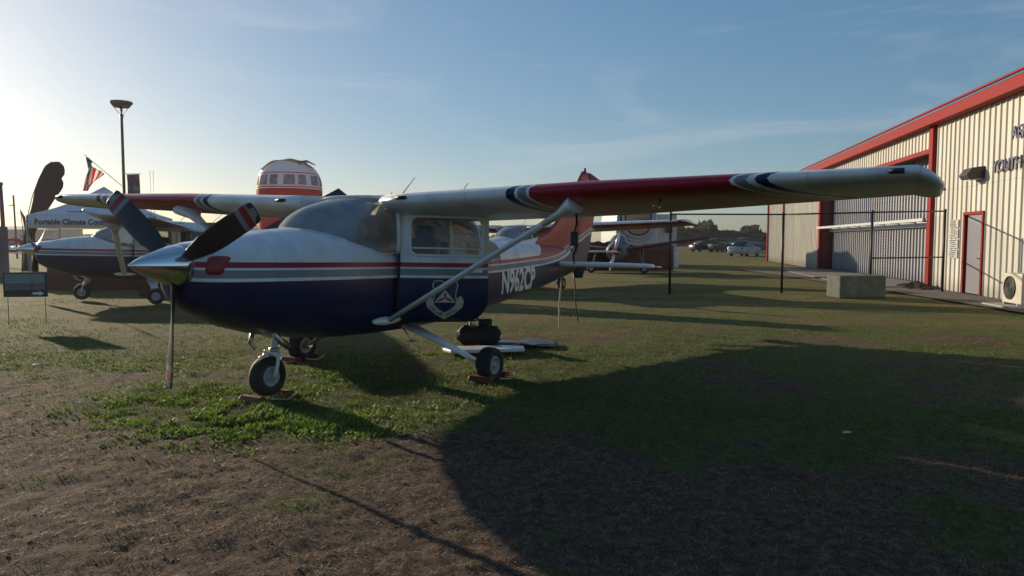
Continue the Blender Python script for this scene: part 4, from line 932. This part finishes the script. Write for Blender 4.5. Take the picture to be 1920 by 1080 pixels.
MB().prism([(-.66, 3.0), (-.70, 2.45), (-.58, 2.1), (-.3, 1.9), (0, 1.86), (.3, 1.9), (.55, 2.1), (.66, 2.45), (.62, 3.0)], -1.04, -1.0, 'Y').build('front_window', M['carglass'], mh)
b = MB()
for off, wd in ((0, .13), (-.26, .07)):
    arc = [(-.86 + off * .1, 3.1), (-.84, 2.3 + off), (-.62, 1.86 + off), (-.3, 1.70 + off), (0, 1.66 + off), (.3, 1.70 + off), (.6, 1.86 + off), (.8, 2.3 + off), (.84, 3.1)]
    b.tube([(x, -1.03, z) for x, z in arc], wd * .6, 6, flat=1, up=(0, 1, 0))
for i, v in enumerate(b.v): b.v[i] = (v[0], -1.03 + (v[1] + 1.03) * .3, v[2])
b.build('swoosh_graphic', mat('motorhome_silver', (.40, .41, .42), .4), mh)
b = MB(); b.box((1.75, 1.2, 1.95), (1.25, 2.6, 2.1)); so = b.build('slide_out', mwhite, mh, bevel=.04)
b = MB(); b.box((1.85, -.12, 2.25), (.62, .04, .78)); wn = b.build('window_frame', mat('window_rim', (.5, .5, .5), .5), so); MB().box((1.85, -.15, 2.25), (.5, .03, .66)).build('window_glass', M['carglass'], wn)
for sx in (-.95, .85): 
    for yy_ in (1.0, 4.2): wheel(mh, (sx, yy_, .42), .42, .25, 'wheel', M['steel'])
# brown mesh screens standing in front of it
scr = mat('brown_mesh_fabric', (.15, .075, .055), .85, var=.25, vscale=2, bump=.4, bscale=8); scd = mat('dark_brown_mesh_fabric', (.055, .035, .028), .85, var=.25, vscale=2)
q0 = at(1085, 452, 34); q1 = at(1150, 452, 34); q2 = at(1262, 452, 34)
fx = empty('fabric_screen', (q1.x, 34, 0), (0, 0, 0), 'reddish brown fabric screen panels behind the near tailplane', 'fabric screen')
def sheet(xa, xb, za, zb, y, amp, n_=24):
    return [[Vector((xa + (xb - xa) * i / n_, y + amp * math.sin(i * 1.9) * (1 - .5 * j / 4), za + (zb - za) * j / 4 - .04 * math.sin(i * .8) * (j == 4))) for j in range(5)] for i in range(n_ + 1)]
MB().grid(sheet(.0, q2.x - q1.x, .08, 1.28, 0, .03)).build('panel', scr, fx, thick=.01); MB().grid(sheet(q0.x - q1.x, -.03, .08, 1.42, .02, .03)).build('panel', scd, fx, thick=.01)
for sx in (q0.x - q1.x, 0, (q2.x - q1.x) / 2, q2.x - q1.x): MB().tube([(sx, -.05, 0), (sx, -.05, 1.35)], .03, 8).build('stake', M['grey'], fx)
q = at(1268, 452, 40); w_ = MB().box((0, 0, .45), (.22, .22, .9)).build('white_post', M['white'], bevel=.02); w_.location = (q.x, 40, 0); tag(w_, 'short pale post right of the brown screen panels', 'post')
# low-wing red aeroplane seen nose-on behind the tailplane
la = empty('low_wing_aeroplane', (at(1158, 452, 33).x, 33.0, 0), (0, 0, math.radians(-14)), 'small red and white low aeroplane facing us behind the near tailplane', 'aeroplane')
b = MB(); P = []
for y, r, z in ((-1.1, .20, .95), (-1.05, .36, .95), (-.8, .44, .98), (0, .50, 1.0), (1.0, .50, 1.05), (2.2, .42, 1.02), (4.5, .12, 1.05)): P.append([Vector((r * math.cos(a), y, z + r * .95 * math.sin(a))) for a in [2 * PI * k / 18 for k in range(18)]])
b.grid(P, closed=True); b.add(P[0], [tuple(range(18))]); b.build('fuselage', mat('dull_grey_cowl', (.11, .10, .11), .6), la)
for sx in (-.2, .2): b = MB(); b.lathe([(0, 0), (.10, 0), (.10, .05), (0, .06)], (sx, -1.13, 1.06), 'Y', 14); b.build('air_inlet', M['black'], la)
b = MB(); P = [[Vector((x_, a, z + t_)) for a, t_ in [(yy_ * c + yo, tt * c) for yy_, tt in airfoil(1, .13, 8)]] for x_, z, c, yo in ((-4.2, 1.50, .9, -.2), (-.3, 1.05, 1.5, -.5), (.3, 1.05, 1.5, -.5), (4.0, 1.62, .8, -.2))]
b.grid(P, closed=True); b.add(P[0], [tuple(range(16))]); b.add(P[-1], [tuple(range(16))]); b.build('wing', mat('dark_red_wing', (.13, .012, .016), .6), la)
b = MB(); b.lathe([(0, -.3), (.07, -.22), (.13, -.08), (.15, .05), (0, .06)], (0, -1.15, .98), 'Y', 18); b.build('spinner', M['red'], la)
for a in (.25, .25 + PI): b = MB(); b.tube([(.1 * math.sin(a), -1.18, .98 + .1 * math.cos(a)), (.5 * math.sin(a), -1.18, .98 + .5 * math.cos(a)), (.85 * math.sin(a), -1.18, .98 + .85 * math.cos(a))], [.05, .08, .03], 8, flat=.3, up=(0, 1, 0)); b.build('propeller_blade', M['white'], la)
for sx in (-1.2, 1.2): wheel(la, (sx, .1, .2), .2, .12, 'main_wheel'); MB().tube([(sx, .1, .2), (sx * .8, .1, 1.0)], .04, 8).build('landing_gear_leg', M['grey'], la)
MB().grid([[Vector((x_, y, 1.40 + .42 * math.sqrt(max(0, 1 - (x_ / .42) ** 2)) * math.sin(PI * (y + .2) / 2.6))) for y in [-.2 + 2.6 * k / 8 for k in range(9)]] for x_ in (-.42, -.3, -.1, .1, .3, .42)]).build('canopy', M['glass'], la)

# ------------------------------------------------------------------ left background
# white pop-up tent with printed valance
TY = 27.0; A = at(52, 452, TY); B = at(300, 452, TY + 1.2); zb, zt_, zp = at(0, 427, TY).z, at(0, 403, TY).z, at(0, 348, TY + 1.8).z
W_ = (B - A).x; tn = empty('canopy_tent', (A.x, A.y, 0), (0, 0, math.atan2(B.y - A.y, B.x - A.x)), 'white pop-up canopy tent with Portable Climate Control lettering', 'tent')
tw = mat('tent_cloth', (.80, .80, .86), .8, var=.06); D_ = 3.6
b = MB(); apex = Vector((W_ / 2, D_ / 2, zp)); C_ = [Vector((0, 0, zt_)), Vector((W_, 0, zt_)), Vector((W_, D_, zt_)), Vector((0, D_, zt_))]
for i in range(4):
    a, c = C_[i], C_[(i + 1) % 4]; n_ = 8; P = []
    for j in range(n_ + 1):
        t = j / n_; row = []
        for k in range(n_ + 1):
            e = a.lerp(c, k / n_); p_ = e.lerp(apex, t); p_.z -= .22 * math.sin(PI * t) * (1 - .35 * abs(2 * k / n_ - 1)); row.append(p_)
        P.append(row)
    b.grid(P)
b.build('roof', tw, tn, thick=.01)
for i in range(4):
    a, c = C_[i], C_[(i + 1) % 4]; P = [[a.lerp(c, k / 14) + Vector((0, 0, dz)) + (Vector((0, .02 * math.sin(k * 1.7), 0)) if dz else Vector()) for dz in (0, -(zt_ - zb))] for k in range(15)]
    MB().grid(P).build('valance', tw, tn, thick=.01); MB().tube([C_[i] + Vector((0, 0, -.02)), (C_[i].x, C_[i].y, 0)], .03, 8).build('leg', M['grey'], tn)
vt = mat('tent_lettering', (.05, .04, .09), .7)
Mt = lambda x, z: Matrix.Translation((x, -.035, z)) @ Matrix.Rotation(PI / 2, 4, 'X')
text_mesh('valance_lettering', 'Portable Climate Control Systems', .29, vt, tn, Mt(.25, (zb + zt_) / 2 - .02), .004, bold=.008, align='LEFT', sx=.86)
MR = Matrix.Translation((W_ * .46, .30, zt_ + .10)) @ Matrix.Rotation(math.radians(38), 4, 'X')
text_mesh('roof_lettering', 'KOLDWAVE', .24, vt, tn, MR, .004, bold=.012, align='CENTER', shear=.25, sx=1.2)
# American flag on an angled staff, lamp post, banner
LY = 48.0; base = at(236, 452, LY); lp = empty('street_lamp', (base.x, LY, 0), (0, 0, 0), 'tall maroon lamp post with an inverted cone head', 'street lamp')
maroon = mat('maroon_metal', (.06, .02, .025), .5); zt_l = at(0, 215, LY).z
MB().tube([(0, 0, 0), (0, 0, zt_l - .3), (0, 0, zt_l)], [.10, .085, .13], 12).build('pole', maroon, lp)
b = MB(); b.lathe([(0, zt_l + .90), (.66, zt_l + .84), (.70, zt_l + .76), (.48, zt_l + .48), (.44, zt_l + .48), (0, zt_l + .70)], (0, 0, 0), 'Z', 26); b.build('lamp_shade', maroon, lp)
b = MB()
for k in range(4): a = k * PI / 2 + .3; b.tube([(.08 * math.cos(a), .08 * math.sin(a), zt_l), (.48 * math.cos(a), .48 * math.sin(a), zt_l + .52)], .018, 6)
b.tube([(0, 0, zt_l), (0, 0, zt_l + .6)], .05, 8); b.build('shade_bracket', maroon, lp)
za = at(0, 326, LY).z; MB().tube([(0, 0, za), (1.15, 0, za)], .025, 8).build('banner_arm', M['steel'], lp)
bn = empty('lamp_post_banner', (base.x, LY, za), (0, 0, 0), 'navy printed banner hanging from the lamp post arm', 'banner')
MB().grid([[Vector((.22 + .82 * i / 6, .03 * math.sin(i + j * .5), -.04 - 1.9 * j / 8)) for j in range(9)] for i in range(7)]).build('cloth', mat('banner_navy', (.045, .05, .12), .8), bn, thick=.01)
MB().grid([[Vector((.22 + .82 * i / 6, -.02 + .03 * math.sin(i + j * .5), -.12 - .25 * j / 2 - .1 * math.sin(i))) for j in range(3)] for i in range(7)]).build('red_wave', mat('banner_red', (.25, .05, .05), .8), bn, thick=.004)
MB().grid([[Vector((.28 + .70 * i / 6, -.02 + .03 * math.sin(i + j * .5), -.85 - .35 * j / 2 + .12 * math.sin(i * .6))) for j in range(3)] for i in range(7)]).build('pale_print', mat('banner_pale', (.22, .25, .32), .8), bn, thick=.004)
fl = empty('american_flag', (base.x, LY, 0), (0, 0, 0), 'stars and stripes flag on a slanting staff from the lamp post', 'flag')
s0_ = Vector((0, 0, at(0, 352, LY).z)); s1_ = at(158, 290, LY - .8) - Vector((base.x, LY, 0)); MB().tube([s0_, s1_], .022, 8).build('flagstaff', M['steel'], fl)
fcol = mat('flag_red', (.62, .03, .03), .8); fwh = mat('flag_white', (.80, .78, .75), .8); fbl = mat('flag_blue', (.02, .025, .08), .8)
tip = s1_ + Vector((.08, 0, -.15)); down = Vector((.02, 0, -1)); out = Vector((.62, .1, -.50)).normalized()
def fp_(u, v):   # u along the fly (0..1), v across the hoist (0..1)
    # hoist runs along the staff, cloth hangs almost straight down
    h = Vector((1.05, -.1, -1.05)) * v * 1.05; d = Vector((-.35 * v, 0, -1.0)).normalized() * u * 2.15 * (1 - .18 * v)
    return tip + h * (1 - .55 * u) + d + Vector((.10 * math.sin(9 * v + 2 * u), .14 * math.sin(8 * v + 3 * u), 0))
for k in range(13):
    v0, v1 = k / 13, (k + 1) / 13; u0 = .42 if k < 7 else 0
    MB().grid([[fp_(u0 + (1 - u0) * i / 10, v0 + (v1 - v0) * j / 2) for j in range(3)] for i in range(11)]).build('stripe', fcol if k % 2 == 0 else fwh, fl, thick=.008)
ct = MB().grid([[fp_(.42 * i / 6, 7 / 13 * j / 8) for j in range(9)] for i in range(7)]).build('canton', fbl, fl, thick=.008)
b = MB()
for i in range(9):
    for j in range(5 if i % 2 == 0 else 4):
        c = fp_(.03 + .38 * (i + .2) / 9, 7 / 13 * (j + (.5 if i % 2 == 0 else 1)) / 5); r = .035
        for sy in (-.02, .02):
            pts = [c + Vector((r * (1 if k % 2 == 0 else .4) * math.sin(k * PI / 5), sy, r * (1 if k % 2 == 0 else .4) * math.cos(k * PI / 5))) for k in range(10)]; b.add(pts + [c + Vector((0, sy, 0))], [(k, (k + 1) % 10, 10) for k in range(10)])
b.build('stars', fwh, ct, fix=False)
ct['kind'] = 'part'; del ct['kind']
# feather flag behind the tent
FY = 31.0; 
ff = empty('feather_flag', (at(40, 452, FY).x, FY, 0), (0, 0, 0), 'tall dark maroon feather flag leaning beside the white tent', 'feather flag'); ox = at(40, 452, FY).x
outl = [(50, 508), (43, 508), (44, 470), (52, 410), (62, 368), (74, 336), (86, 312), (98, 303), (110, 303), (118, 309), (122, 322), (121, 330), (114, 332), (119, 338), (122, 347), (116, 358), (104, 372), (92, 388), (78, 410), (66, 440), (56, 475)]
pol = [(at(u, v, FY).x - ox, at(u, v, FY).z) for u, v in outl]
b = MB(); N_ = 26; left = pol[1:9]; 
zs = [p[1] for p in pol]; z0_, z1_ = min(zs), max(zs); rows = []
for k in range(N_ + 1):
    z = z0_ + (z1_ - z0_) * (.001 + .998 * k / N_); xs_ = []
    for (xa, za_), (xb, zb_) in zip(pol, pol[1:] + pol[:1]):
        if (za_ - z) * (zb_ - z) < 0: xs_.append(xa + (xb - xa) * (z - za_) / (zb_ - za_))
    xs_.sort(); xa, xb = xs_[0], xs_[-1]; rows.append([Vector((xa + (xb - xa) * j / 6, .06 * math.sin(j * 1.2 + k * .5), z)) for j in range(7)])
b.grid(rows); b.build('cloth', mat('maroon_cloth', (.05, .022, .032), .85, var=.2), ff, thick=.012)
MB().tube([(pol[1][0] - .05, 0, 0), (pol[2][0] - .04, 0, pol[2][1])] + [(x - .03, 0, z) for x, z in pol[3:8]], .02, 8).build('pole', M['black'], ff)
q = at(56, 355, FY + 2); tag(MB().tube([(q.x, FY + 2, 0), (q.x + .25, FY + 2, q.z)], [.05, .03], 8).build('thin_pole', maroon), 'thin bare pole hidden behind the maroon feather flag', 'pole')
# small red pennant
q = at(38, 392, 36); rf = empty('small_flag', (q.x, 36, 0), (0, 0, 0), 'small red pointed flag left of the white tent', 'flag')
MB().tube([(.25, 0, 0), (0, 0, q.z)], .02, 6).build('pole', M['black'], rf); MB().add([(0, 0, q.z), (.16, .02, q.z - .3), (.40, .03, q.z - .62), (.36, .02, q.z - 1.0), (.16, 0, q.z - .9)], [(0, 1, 2, 3, 4)]).build('cloth', mat('pennant_red', (.35, .06, .05), .8), rf, thick=.01)
# picture sign on a thin stand
sg = empty('picture_sign', (-8.47, 12.6, 0), (0, 0, math.radians(8)), 'hanging picture sign with a landscape photo and white arrow', 'sign')
MB().box((0, 0, .70), (.70, .03, .43)).build('board', mat('sign_dark', (.03, .025, .03), .4), sg)
MB().box((0, -.019, .80), (.64, .008, .17)).build('sky_print', mat('sign_sky', (.16, .24, .26), .4, var=.2, vscale=6), sg); MB().box((0, -.019, .655), (.64, .008, .10)).build('shore_print', mat('sign_shore', (.13, .13, .15), .4, var=.5, vscale=14), sg)
b = MB(); b.prism([(.12, .525), (.12, .565), (.23, .565), (.23, .585), (.31, .545), (.23, .505), (.23, .525)], -.022, -.016, 'Y'); b.build('arrow', M['white'], sg)
for sx in (-.3, .3): MB().tube([(sx, .02, 0), (sx, .02, .5)], .006, 6).build('leg', M['black'], sg)
# brown display counters
bc = mat('brown_counter_cloth', (.13, .06, .045), .85, var=.2, vscale=2, bump=.3, bscale=5)
for (u0, u1, v0, Y, lb) in ((86, 292, 478, 21.6, 'long brown cloth covered counter behind the second aeroplane'), (258, 300, 446, 19.0, 'tall narrow brown display stand beside the wheel of the second aeroplane')):
    a, c = at(u0, v0, Y), at(u1, v0, Y); o = MB().box((0, 0, a.z / 2), (c.x - a.x, .5, a.z)).build('display_counter' if u1 - u0 > 99 else 'display_stand', bc, bevel=.02); o.location = ((a.x + c.x) / 2, Y + .25, 0); tag(o, lb, 'display')
# posts, boxes, life ring at the far left
q = at(4, 345, 40); tag(MB().tube([(q.x, 40, 0), (q.x - .1, 40, q.z)], [.12, .09], 10).lathe([(.0, q.z + .12), (.12, q.z + .08), (.13, q.z - .05), (.09, q.z - .1)], (q.x - .1, 40, 0), 'Z', 12).build('maroon_post', maroon), 'thick maroon post with a round cap at the left edge', 'post')
q = at(25, 366, 60); pp = empty('thin_lamp_post', (q.x, 60, 0), (0, 0, 0), 'thin distant lamp post with one small side arm', 'lamp post'); MB().tube([(.1, 0, 0), (0, 0, q.z)], .07, 8).build('pole', maroon, pp); MB().tube([(0, 0, q.z - .8), (-.35, 0, q.z - .85), (-.4, 0, q.z - .92)], .04, 6).build('side_arm', maroon, pp)
q = at(4, 425, 26); bx = MB().box((0, 0, q.z / 2), (.34, .5, q.z)).build('grey_cabinet', mat('cabinet_grey', (.13, .11, .14), .7), bevel=.02); bx.location = (at(-2, 452, 26).x, 26, 0); tag(bx, 'grey upright cabinet cut by the left edge', 'cabinet')
q = at(23, 462, 34); rg = MB(); rg.tube([(.34 * math.cos(a), 0, .34 * math.sin(a)) for a in [2 * PI * k / 24 for k in range(25)]], .09, 10, cap=False); ro = rg.build('inflatable_ring', mat('ring_red', (.5, .06, .05), .5)); ro.location = (q.x, 34, q.z + .05); ro.scale = (1.5, 1, .8); tag(ro, 'red and white inflatable ring on the far left', 'ring')
tb = empty('trestle_table', (q.x, 34.1, 0), (0, 0, 0), 'low trestle table carrying the red inflatable ring', 'table'); ztb = q.z - .32
MB().box((0, 0, ztb), (1.4, .7, .04)).build('table_top', M['white'], tb)
for sx in (-.6, .6): MB().box((sx, 0, ztb / 2), (.05, .6, ztb - .04)).build('leg', M['grey'], tb)
# distant long low shed and vehicles silhouettes
for (u0, u1, v, Y, c_, lb, nm) in ((-40, 110, 424, 180, (.16, .15, .17), 'long low grey shed on the left horizon', 'long_shed'), (340, 480, 422, 150, (.20, .19, .20), 'grey shed on the horizon behind the near propeller', 'long_shed'), (560, 700, 425, 170, (.16, .16, .17), 'shed hidden behind the cabin of the nearest aeroplane', 'long_shed')):
    a, c = at(u0, v, Y), at(u1, v, Y); r = empty(nm, ((a.x + c.x) / 2, Y, 0), (0, 0, 0), lb, 'shed', 'sheds on the horizon'); hw = (c.x - a.x) / 2
    MB().box((0, 5, a.z * .42), (hw * 2, 10, a.z * .84)).build('wall', mat('shed_wall', c_, .8, var=.15, vscale=.4), r); MB().prism([(-.4, a.z * .84), (5, a.z * 1.02), (10.4, a.z * .84)], -hw - .3, hw + .3, 'X').build('roof', mat('shed_roof', (.25, .24, .25), .6), r)
    k = -hw + 3
    while k < hw - 4: MB().box((k + 1.5, -.04, a.z * .3), (3, .08, a.z * .58)).build('bay_door', M['dark'], r); k += 7
# navy pop-up tent
NY = 27.0; ap = at(635, 353, NY); nt_ = empty('canopy_tent', (ap.x, NY, 0), (0, 0, .2), 'navy pop-up tent whose peak shows above the nearest cabin', 'tent'); nav = mat('navy_cloth', (.02, .018, .07), .85)
hb = 1.9; ze = at(0, 436, NY - 2).z; b = MB(); Cn = [Vector((-hb * 1.4, -hb, ze)), Vector((hb, -hb, ze)), Vector((hb, hb, ze)), Vector((-hb * 1.4, hb, ze))]; b.add(Cn + [Vector((0, 0, ap.z))], [(0, 1, 4), (1, 2, 4), (2, 3, 4), (3, 0, 4)]); b.build('roof', nav, nt_, thick=.01)
for c in Cn: MB().tube([c, (c.x, c.y, 0)], .025, 8).build('leg', M['grey'], nt_)
for i in range(4): a, c = Cn[i], Cn[(i + 1) % 4]; MB().add([a, c, c + Vector((0, 0, -.3)), a + Vector((0, 0, -.3))], [(0, 1, 2, 3)]).build('valance', nav, nt_, thick=.008)
# giant round inflatable
BY = 60.0; c = at(543, 359, BY); R_ = 2.6; bl = empty('giant_inflatable', (c.x, BY, 0), (0, 0, 0), 'giant round white and red advertising inflatable with gold ribbon on top', 'inflatable'); cz_ = c.z
pw = mat('inflatable_white', (.80, .76, .77), .6); pr_ = mat('inflatable_red', (.62, .03, .06), .6)
def belt(z0_, z1_, dr, m, nm, par, a0=0, a1=2 * PI, ns=12, nn=48):
    P = []
    for j in range(ns + 1):
        z = z0_ + (z1_ - z0_) * j / ns; r = (R_ + dr) * max(0, 1 - (abs(z / R_)) ** 2.6) ** (1 / 2.2) if z > -1.0 else (R_ + dr) * max(0, 1 - (1.0 / R_) ** 2.6) ** (1 / 2.2)
        P.append([Vector((r * math.cos(a0 + (a1 - a0) * k / nn), r * math.sin(a0 + (a1 - a0) * k / nn), cz_ + z)) for k in range(nn + (0 if a1 - a0 > 6.2 else 1))])
    return MB().grid(P, closed=a1 - a0 > 6.2).build(nm, m, par)
body = belt(-cz_ + .05, R_ * .998, 0, pw, 'body', bl, ns=28); belt(-3.2, .10, .015, pr_, 'red_band', bl); belt(.20, .27, .02, pr_, 'red_line', bl, ns=1); belt(1.33, 1.40, .02, pr_, 'red_line', bl, ns=1)
pic = mat('picture_print', (.42, .34, .40), .7, var=.7, vscale=3)
for k in range(12): a = -PI / 2 - 1.2 + k * .44; belt(.40, 1.20, .025, pic, 'printed_picture', bl, a, a + (.34 if k % 2 else .26), ns=4, nn=4)
b = MB(); rows = []
for k in range(13):
    t = k / 12; x = -1.9 + 3.2 * t; zz = cz_ + R_ * (1 - (abs(x) / R_) ** 2.6) ** (1 / 2.2) * .98 + .06; rows.append([Vector((x, y, zz - .20 * y * y + .05 * math.sin(k * 1.1 + y * 2))) for y in (-1.3, -.9, -.4, .2, .7)])
b.grid(rows); b.build('gold_ribbon', mat('gold_cloth', (.50, .36, .10), .7), bl, thick=.06)
b = MB(); b.tube([(1.1, -.8, cz_ + 2.35), (1.7, -.9, cz_ + 2.38), (2.4, -.9, cz_ + 2.05)], [.12, .22, .08], 8, flat=.4); b.tube([(1.5, -.9, cz_ + 2.2), (2.0, -.95, cz_ + 1.95), (2.3, -.95, cz_ + 1.75)], [.12, .16, .05], 8, flat=.4); b.build('blue_ribbon_tails', mat('blue_grey_cloth', (.10, .13, .20), .7), bl)
# thin masts behind
for u, lb in ((281, 'left of the two thin aerial masts beyond the far wing'), (287, 'right of the two thin aerial masts beyond the far wing')):
    q = at(u, 319, 70); tag(MB().tube([(q.x, 70, 0), (q.x, 70, q.z)], [.05, .02], 6).build('aerial_mast', M['steel']), lb, 'mast', 'thin aerial masts')
# clutter behind the near propeller: a dark parasol roofed booth and a helicopter-like white craft reduced to stalls
q = at(372, 447, 40); st_ = empty('market_stall', (q.x, 40, 0), (0, 0, .1), 'dark roofed stall with white posts behind the near propeller', 'stall')
b = MB(); b.prism([(-2.2, 2.2), (-1.6, 2.42), (1.6, 2.45), (2.2, 2.25), (2.2, 2.15), (-2.2, 2.1)], -1.2, 1.2, 'Y'); b.build('roof', mat('stall_roof', (.04, .05, .05), .6), st_)
for sx in (-2, 0, 2): MB().tube([(sx, -1.1, 0), (sx, -1.1, 2.2)], .04, 8).build('post', M['white'], st_)
MB().box((0, -.6, .55), (3.6, .6, 1.1)).build('counter', M['white'], st_, bevel=.02); MB().box((0, .9, 1.2), (3.8, .06, 1.6)).build('back_panel', M['grey'], st_)
q = at(470, 447, 44); vn = empty('white_van', (q.x + .3, 44, 0), (0, 0, .1), 'white van parked behind the raised propeller blade', 'van')
b = MB(); b.prism([(-2.6, .4), (-2.6, 1.2), (-1.9, 1.35), (-1.3, 2.15), (2.5, 2.2), (2.6, 2.0), (2.6, .4)], -.95, .95, 'Y'); b.build('body', whitec, vn, bevel=.06); MB().prism([(-1.85, 1.38), (-1.36, 2.0), (-.5, 2.0), (-.5, 1.38)], -.97, .97, 'Y').build('windows', M['carglass'], vn)
for sx in (-1.7, 1.7):
    for sy in (-.85, .85): wheel(vn, (sx, sy, .34), .34, .2, 'wheel', M['steel'])

# ------------------------------------------------------------------ things under and on the nearest aeroplane
def local(x, port, z): return P1.matrix_world @ Vector((x, -port, z))
bpy.context.view_layer.update()
def chock(px, port, label, rz_extra=0, dx=.24):
    c = local(px, port, 0); r = empty('wheel_chock', (c.x, c.y, 0), (0, 0, math.radians(62) + rz_extra), label, 'wheel chock', 'red wheel chocks at the nearest aeroplane')
    for s_ in (-1, 1):
        MB().prism([(s_ * dx, .005), (s_ * (dx - .04), .055), (s_ * (dx - .09), .06), (s_ * (dx - .14), .005)] if s_ > 0 else [(s_ * dx, .005), (s_ * (dx - .14), .005), (s_ * (dx - .09), .06), (s_ * (dx - .04), .055)], -.13, .13, 'Y').build('wedge', M['orange'], r, bevel=.008)
    MB().tube([(-dx + .08, -.22, .05), (0, -.26, .02), (dx - .08, -.22, .05)], .008, 6).build('cord', M['rope'], r)
chock(-.23, 0, 'red chock pair around the nose wheel'); chock(1.58, 1.33, 'red chock pair around the near main wheel'); chock(1.58, -1.33, 'red chock pair around the far main wheel')
# tie-down ropes at the tail
for (pa, pb_, m_, r_, lb) in (((6.35, 0, 1.15), (6.30, 0, .05), M['rope'], .014, 'pale rope tying down the tail of the nearest aeroplane'), ((6.9, 0, 1.1), (6.95, .1, .05), M['black'], .012, 'dark rope hanging beside the pale tail rope')):
    a, c = local(*pa), local(*pb_); pts = [a.lerp(c, t) + Vector((.008 * math.sin(9 * t), 0, 0)) for t in [i / 8 for i in range(9)]]; tag(MB().tube(pts, r_, 8).build('tie_down_rope', m_), lb, 'rope', 'tail tie-down ropes')
# black ratchet strap and pale hook hanging from the strut top
a = local(1.05, 2.50, 1.82); sp_ = empty('tie_down_strap', a, (0, 0, 0), 'black webbing strap with ratchet hanging from the strut end under the wing', 'strap')
b = MB(); b.tube([(0, 0, .03), (.015, 0, -.10), (-.01, .01, -.18), (.015, 0, -.30), (-.02, 0, -.40), (-.01, 0, -.47)], [.012, .028, .016, .034, .022, .012], 8, flat=.5); b.build('webbing', M['black'], sp_)
b = MB(); b.box((-.01, 0, -.24), (.07, .05, .13)); b.build('ratchet', M['black'], sp_, bevel=.01)
b = MB(); b.tube([(-.02 + .035 * math.cos(t), 0, -.31 + .05 * math.sin(t)) for t in [k * .5 for k in range(11)]], .006, 6); b.build('hook', M['rope'], sp_)
a = local(2.0, .95, 1.86); b = MB().box((a.x, a.y, a.z - .05), (.018, .006, .13)); tag(b.build('yellow_tag', M['brass']), 'yellow tag hanging from the wing above the open door', 'tag')
# board, bag and cloths on the grass below the cabin
p0_ = gpt(905, 664); bd = MB().prism([(-.62, 0), (-.52, .10), (.30, .12), (.64, .05), (.62, -.10), (-.5, -.14)], .03, .075, 'Z').build('cowling_board', M['white'], bevel=.01); bd.location = (p0_.x - .0, p0_.y + .1, 0); bd.rotation_euler = (0, 0, .12); bd.scale = (.85, 1.6, 1); tag(bd, 'flat white board lying on the grass behind the main wheel', 'board')
p1_ = gpt(893, 655); bg_ = empty('duffel_bag', (p1_.x + .02, p1_.y + .35, .0), (0, 0, .1), 'black duffel bag on the grass behind the main wheel', 'bag'); b = MB(); P = []
for i in range(13):
    x = -.30 + .60 * i / 12; k = (1 - (abs(x) / .31) ** 6) ** .5 if abs(x) < .31 else .05; sq = lambda q: math.copysign(abs(q) ** .55, q); P.append([Vector((x + .012 * math.sin(3 * t + i * 2.1), .17 * k * sq(math.cos(t)) + .018 * math.sin(4 * t + i * 1.7), .15 + .14 * k * sq(math.sin(t)) + .026 * math.sin(3 * t + i * 1.3) * k)) for t in [2 * PI * j / 14 for j in range(14)]])
b.grid(P, closed=True); b.build('bag_body', mat('black_nylon', (.010, .010, .011), .75, bump=.5, bscale=14), bg_)
b = MB(); b.tube([(-.14, -.12, .24), (-.12, -.06, .35), (.0, -.05, .37), (.12, -.06, .34), (.14, -.12, .24)], .012, 6); b.tube([(-.12, .08, .26), (-.10, .06, .38), (.1, .06, .37), (.12, .08, .26)], .012, 6); b.build('bag_handle', M['black'], bg_)
b = MB(); b.box((.08, 0, .33), (.2, .16, .10)); b.build('rolled_jacket', M['dark'], bg_, bevel=.03)
p2_ = gpt(985, 647); rows = [[Vector((x, y, .02 + .05 * abs(math.sin(6 * x + 3 * y)) * (1 - abs(x) / .5))) for y in [-.22 + .44 * j / 8 for j in range(9)]] for x in [-.45 + .9 * i / 16 for i in range(17)]]
cl = MB().grid(rows).build('blue_cloth', mat('blue_tarpaulin', (.02, .045, .14), .7), thick=.006); cl.location = (p2_.x, p2_.y, 0); tag(cl, 'crumpled blue tarpaulin beside the white panel under the tail', 'tarpaulin')

# ------------------------------------------------------------------ air volume added to imitate veiling lens glare
hm = bpy.data.materials.new('glare_air'); hm.use_nodes = True; n = hm.node_tree; n.nodes.clear(); o_ = n.nodes.new('ShaderNodeOutputMaterial'); pv = n.nodes.new('ShaderNodeVolumePrincipled')
pv.inputs['Color'].default_value = (.95, .95, 1, 1); pv.inputs['Density'].default_value = .00028; pv.inputs['Anisotropy'].default_value = .55; n.links.new(pv.outputs[0], o_.inputs['Volume'])
hz_ = MB().box((0, 160, 11.5), (760, 420, 25.0)).build('glare', hm); tag(hz_, kind='stuff'); tag(hz_, 'thin air volume added over the whole field to imitate lens glare', 'glare')

# pitot tube, step and tie-down ring on the nearest aeroplane
b = MB(); b.tube([(1.0, -3.3, 1.94), (1.0, -3.3, 1.87), (.98, -3.3, 1.85), (.80, -3.3, 1.85)], [.012, .012, .010, .008], 8); b.build('pitot_tube', M['steel'], P1)
b = MB(); b.tube([(1.15, -.52, .62), (1.16, -.62, .50)], .010, 6); b.box((1.16, -.64, .49), (.12, .09, .012)); b.build('boarding_step', M['steel'], P1)
b = MB(); b.tube([(-.28, .14, .66), (-.30, .15, .56), (-.24, .15, .50)], .022, 8); b.build('exhaust_stub', M['steel'], P1)
